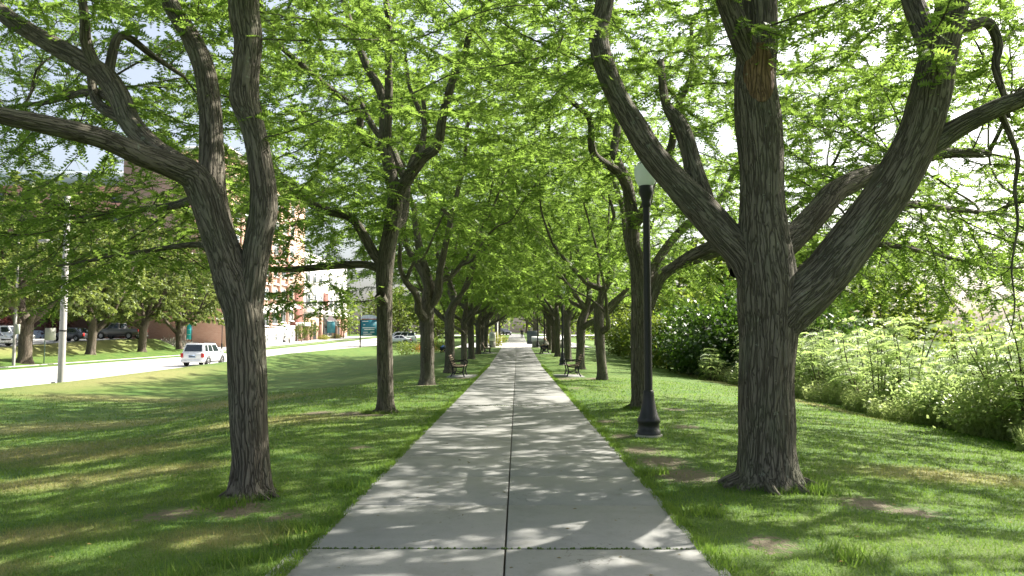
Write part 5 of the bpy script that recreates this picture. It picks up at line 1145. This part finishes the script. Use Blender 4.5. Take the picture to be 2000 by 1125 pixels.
# ------------------------------------------------------------------ vehicles
def paint(name, c): 
    k = N(name); return k.done(k.bsdf(k.mix(k.noise(k.obj(), 3, 3), tuple(x * .93 for x in c), c), .3, .15, .6, Coat_Weight=.6, Coat_Roughness=.08))
TYRE = plain('tyre', (.02, .02, .02), .9); RIM = plain('alloy_rim', (.45, .45, .46), .35, .8); RED = plain('tail_lamp', (.42, .02, .02), .25); CLEAR = plain('head_lamp', (.65, .66, .66), .15); TRIM = plain('black_trim', (.03, .03, .032), .6); CGL = plain('car_glass', (.02, .028, .035), .06, 0, .9, vary=.3, scale=2)
PLATE = plain('number_plate', (.42, .52, .66), .5)
def car(name, label, x, y, rz, col, L, Wd, kind, z=None, group=None):
    o = empty(name, (x, y, Z(x, y) if z is None else z), rz, label=label, cat={'pickup_truck': 'truck', 'van': 'van'}.get(name, 'car'), group=group)
    pm = paint('paint', col); w = Wd / 2; h = L / 2
    P = {'suv': dict(st=[(-h, .93, .42, .98), (-h + .12, .98, .30, 1.06), (-h * .55, 1, .28, 1.08), (0, 1, .27, 1.06), (h * .48, 1, .28, 1.04), (h * .85, .97, .30, .98), (h - .05, .88, .38, .82), (h, .8, .45, .72)],
                     gh=(-h + .10, -h + .42, h * .22, h * .52), top=1.74, belt=1.05),
         'sedan': dict(st=[(-h, .88, .42, .82), (-h + .15, .96, .3, .92), (-h * .5, 1, .24, .95), (0, 1, .22, .93), (h * .45, 1, .24, .92), (h * .85, .96, .27, .80), (h - .04, .86, .35, .66), (h, .78, .42, .58)],
                       gh=(-h * .78, -h * .42, h * .05, h * .42), top=1.42, belt=.92),
         'pickup': dict(st=[(-h, .97, .6, 1.12), (-h + .1, 1, .5, 1.2), (-h * .12, 1, .45, 1.2), (0, 1, .42, 1.2), (h * .42, 1, .42, 1.2), (h * .88, .98, .44, 1.12), (h - .04, .94, .5, 1.0), (h, .9, .56, .9)],
                        gh=(-h * .16, -h * .08, h * .22, h * .44), top=1.9, belt=1.19),
         'van': dict(st=[(-h, .95, .4, 1.15), (-h + .1, .99, .3, 1.2), (0, 1, .27, 1.2), (h * .6, 1, .28, 1.15), (h * .9, .95, .3, .95), (h, .84, .42, .75)], gh=(-h + .04, -h + .16, h * .30, h * .68), top=1.95, belt=1.18)}[kind]
    V = []; st = P['st']
    for (sx, sw, zb, ztp) in st:
        a = w * sw
        V += [(sx, -a * .88, zb), (sx, -a * .985, zb + .14), (sx, -a, (zb + ztp) / 2), (sx, -a * .965, ztp - .07), (sx, -a * .88, ztp), (sx, a * .88, ztp), (sx, a * .965, ztp - .07), (sx, a, (zb + ztp) / 2), (sx, a * .985, zb + .14), (sx, a * .88, zb)]
    n = 10; Q = []
    for i in range(len(st) - 1):
        for j in range(n): Q.append((i * n + j, (i + 1) * n + j, (i + 1) * n + (j + 1) % n, i * n + (j + 1) % n))
    m = MB(); m.add(V, Q); m.ng.append(list(range(n))); m.ng.append([len(V) - n + j for j in range(n)][::-1]); body = m.build('body', pm, o, True)
    bevel(body, .02, 2)
    x0, x1, x2, x3 = P['gh']; b_, t = P['belt'] - .03, P['top']; wb, wt = w * .93, w * .76
    C = [(x0, -wb, b_), (x3, -wb, b_), (x3, wb, b_), (x0, wb, b_), (x1, -wt, t), (x2, -wt, t), (x2, wt, t), (x1, wt, t)]
    m = MB(); m.add(C, [(4, 5, 6, 7), (0, 1, 5, 4), (1, 2, 6, 5), (2, 3, 7, 6), (3, 0, 4, 7)]); bevel(m.build('cabin', pm, o), .05, 2)
    C = [Vector(c) for c in C]
    def pane(a, b2, c, d, u0, u1, v0, v1, nm='window', off=.012):
        f = lambda u, v_: (a * (1 - u) + b2 * u) * (1 - v_) + (d * (1 - u) + c * u) * v_
        nn = (b2 - a).cross(d - a).normalized(); pts = [f(u0, v0), f(u1, v0), f(u1, v1), f(u0, v1)]; pts = [p + nn * off for p in pts]
        mm = MB(); mm.poly(pts); return mm.build(nm, CGL, o)
    splits = {'suv': ((.08, .27), (.31, .56), (.60, .93)), 'sedan': ((.16, .50), (.54, .88)), 'pickup': ((.1, .45), (.5, .9)), 'van': ((.06, .35), (.39, .66), (.70, .95))}[kind]
    for u0, u1 in splits:
        pane(C[0], C[1], C[5], C[4], u0, u1, .14, .84); pane(C[2], C[3], C[7], C[6], 1 - u1, 1 - u0, .14, .84)
    pane(C[1], C[2], C[6], C[5], .07, .93, .12, .9, 'windscreen'); pane(C[3], C[0], C[4], C[7], .08, .92, .16, .86, 'rear_window')
    wr = {'suv': .36, 'sedan': .33, 'pickup': .4, 'van': .34}[kind]
    tm = MB(); tm.lathe([(wr * .6, -.11), (wr * .93, -.11), (wr, -.07), (wr, .07), (wr * .93, .11), (wr * .6, .11)], n=20); tme = tm.mesh('tyre', TYRE, True)
    rm = MB(); rm.lathe([(0, .07), (.06, .085), (.07, .07), (wr * .55, .08), (wr * .62, .105), (wr * .62, -.1)], n=20)
    rme = rm.mesh('rim', RIM)
    sm = MB()
    for k in range(5): sm.box((wr * .33 * math.cos(k * 1.2566 + .6), wr * .33 * math.sin(k * 1.2566 + .6), .085), (wr * .3, .05, .02), rz=k * 1.2566 + .6)
    sme = sm.mesh('spoke_gap', TRIM)
    for sx in (-h * .6, h * .62):
        for sy in (-1, 1):
            wh = bpy.data.objects.new('wheel', tme); COL.objects.link(wh); wh.parent = o; wh.location = (sx, sy * (w - .10), wr); wh.rotation_euler = (R(-90) * sy, 0, 0)
            for mm in (rme, sme): r_o = bpy.data.objects.new(mm.name.split('.')[0], mm); COL.objects.link(r_o); r_o.parent = wh
            m = MB(); am = np.linspace(-.25, math.pi + .25, 13); m.tube(np.array([(sx + (wr + .05) * math.cos(a), sy * (w - .012), wr + (wr + .05) * math.sin(a)) for a in am]), .04, 6); m.build('wheel_arch', TRIM, o, True)
    for sy in (-1, 1):
        m = MB(); zz = P['st'][1][3]; m.box((-h + .05, sy * w * .86, zz - .22), (.16, .22, .34)); bevel(m.build('tail_light', RED, o), .02)
        m = MB(); m.box((h - .12, sy * w * .72, P['st'][-2][3] - .08), (.2, .34, .16)); bevel(m.build('headlight', CLEAR, o), .03)
        m = MB(); m.box((x3 - .25, sy * (w + .06), b_ + .08), (.16, .2, .16)); bevel(m.build('mirror', pm, o), .03)
        for hx in (.15, -.28): m = MB(); m.box((hx * h, sy * (w + .008), P['belt'] - .12), (.18, .03, .035)); m.build('door_handle', TRIM, o)
        m = MB(); m.box((0, sy * w * .97, .33), (L * .42, .06, .10)); m.build('sill', TRIM, o)
    m = MB(); m.box((-h - .01, 0, P['st'][0][3] - .22), (.03, .52, .24)); m.build('number_plate', PLATE, o)
    m = MB(); m.box((-h - .03, 0, .40), (.16, Wd * .92, .2)); bevel(m.build('rear_bumper', pm if kind != 'pickup' else RIM, o), .03)
    m = MB(); m.box((h - .02, 0, .40), (.14, Wd * .8, .2)); bevel(m.build('front_bumper', pm, o), .03)
    m = MB(); m.box((h + .004, 0, .62), (.05, Wd * .5, .12)); m.build('grille', TRIM, o)
    if kind == 'suv':
        for sy in (-1, 1): m = MB(); m.tube(np.array([(x1 + .1, sy * wt * .92, t + .01), (x1 + .2, sy * wt * .92, t + .06), (x2 - .2, sy * wt * .92, t + .06), (x2 - .1, sy * wt * .92, t + .01)]), .02, 5); m.build('roof_rail', TRIM, o)
    if kind == 'pickup':
        m = MB(); m.box((-h * .58, 0, 1.195), (L * .36, Wd * .8, .03)); m.build('cargo_bed', TRIM, o)
    if label.startswith('white estate'):
        for k in range(6): m = MB(); m.box((-h - .028, -.18 + k * .072, P['st'][0][3] - .22), (.01, .045, .11)); m.build('plate_character', TRIM, o)
    return o
car('sport_utility_vehicle', 'white estate car driving away along the road behind the left lawn', -24.75, 60.2, R(90), (.78, .79, .80), 4.5, 1.82, 'suv', float(road_z(60)) + .04)
car('sedan', 'black sedan parked on the slope behind the verge trees', -47.2, 80.5, R(163), (.035, .04, .055), 4.6, 1.8, 'sedan')
car('pickup_truck', 'dark grey pickup truck parked above the grassy slope', -46.6, 89, R(172), (.10, .095, .09), 5.8, 1.95, 'pickup')
car('parked_car', 'white hatchback parked at the left edge, nearest the verge', -48.4, 69.5, R(-20), (.75, .76, .77), 4.3, 1.8, 'sedan')
car('parked_car', 'white sport utility car parked behind the white hatchback', -50.2, 75, R(-15), (.75, .76, .77), 4.5, 1.85, 'suv')
car('van', 'pale van seen far off between the left trunks', -19.6, 128, R(200), (.70, .74, .78), 5.0, 1.9, 'van')
car('parked_car', 'small dark car parked beyond the end of the walk', -2.6, 166, R(-70), (.04, .045, .055), 4.4, 1.75, 'sedan')
car('parked_car', 'blue-grey car parked left of the turquoise banner', -48.5, 100.5, R(180), (.16, .22, .28), 4.5, 1.8, 'sedan')
car('parked_car', 'white car partly hidden behind the directory sign', -19.5, 124, R(185), (.75, .76, .77), 4.4, 1.8, 'sedan')
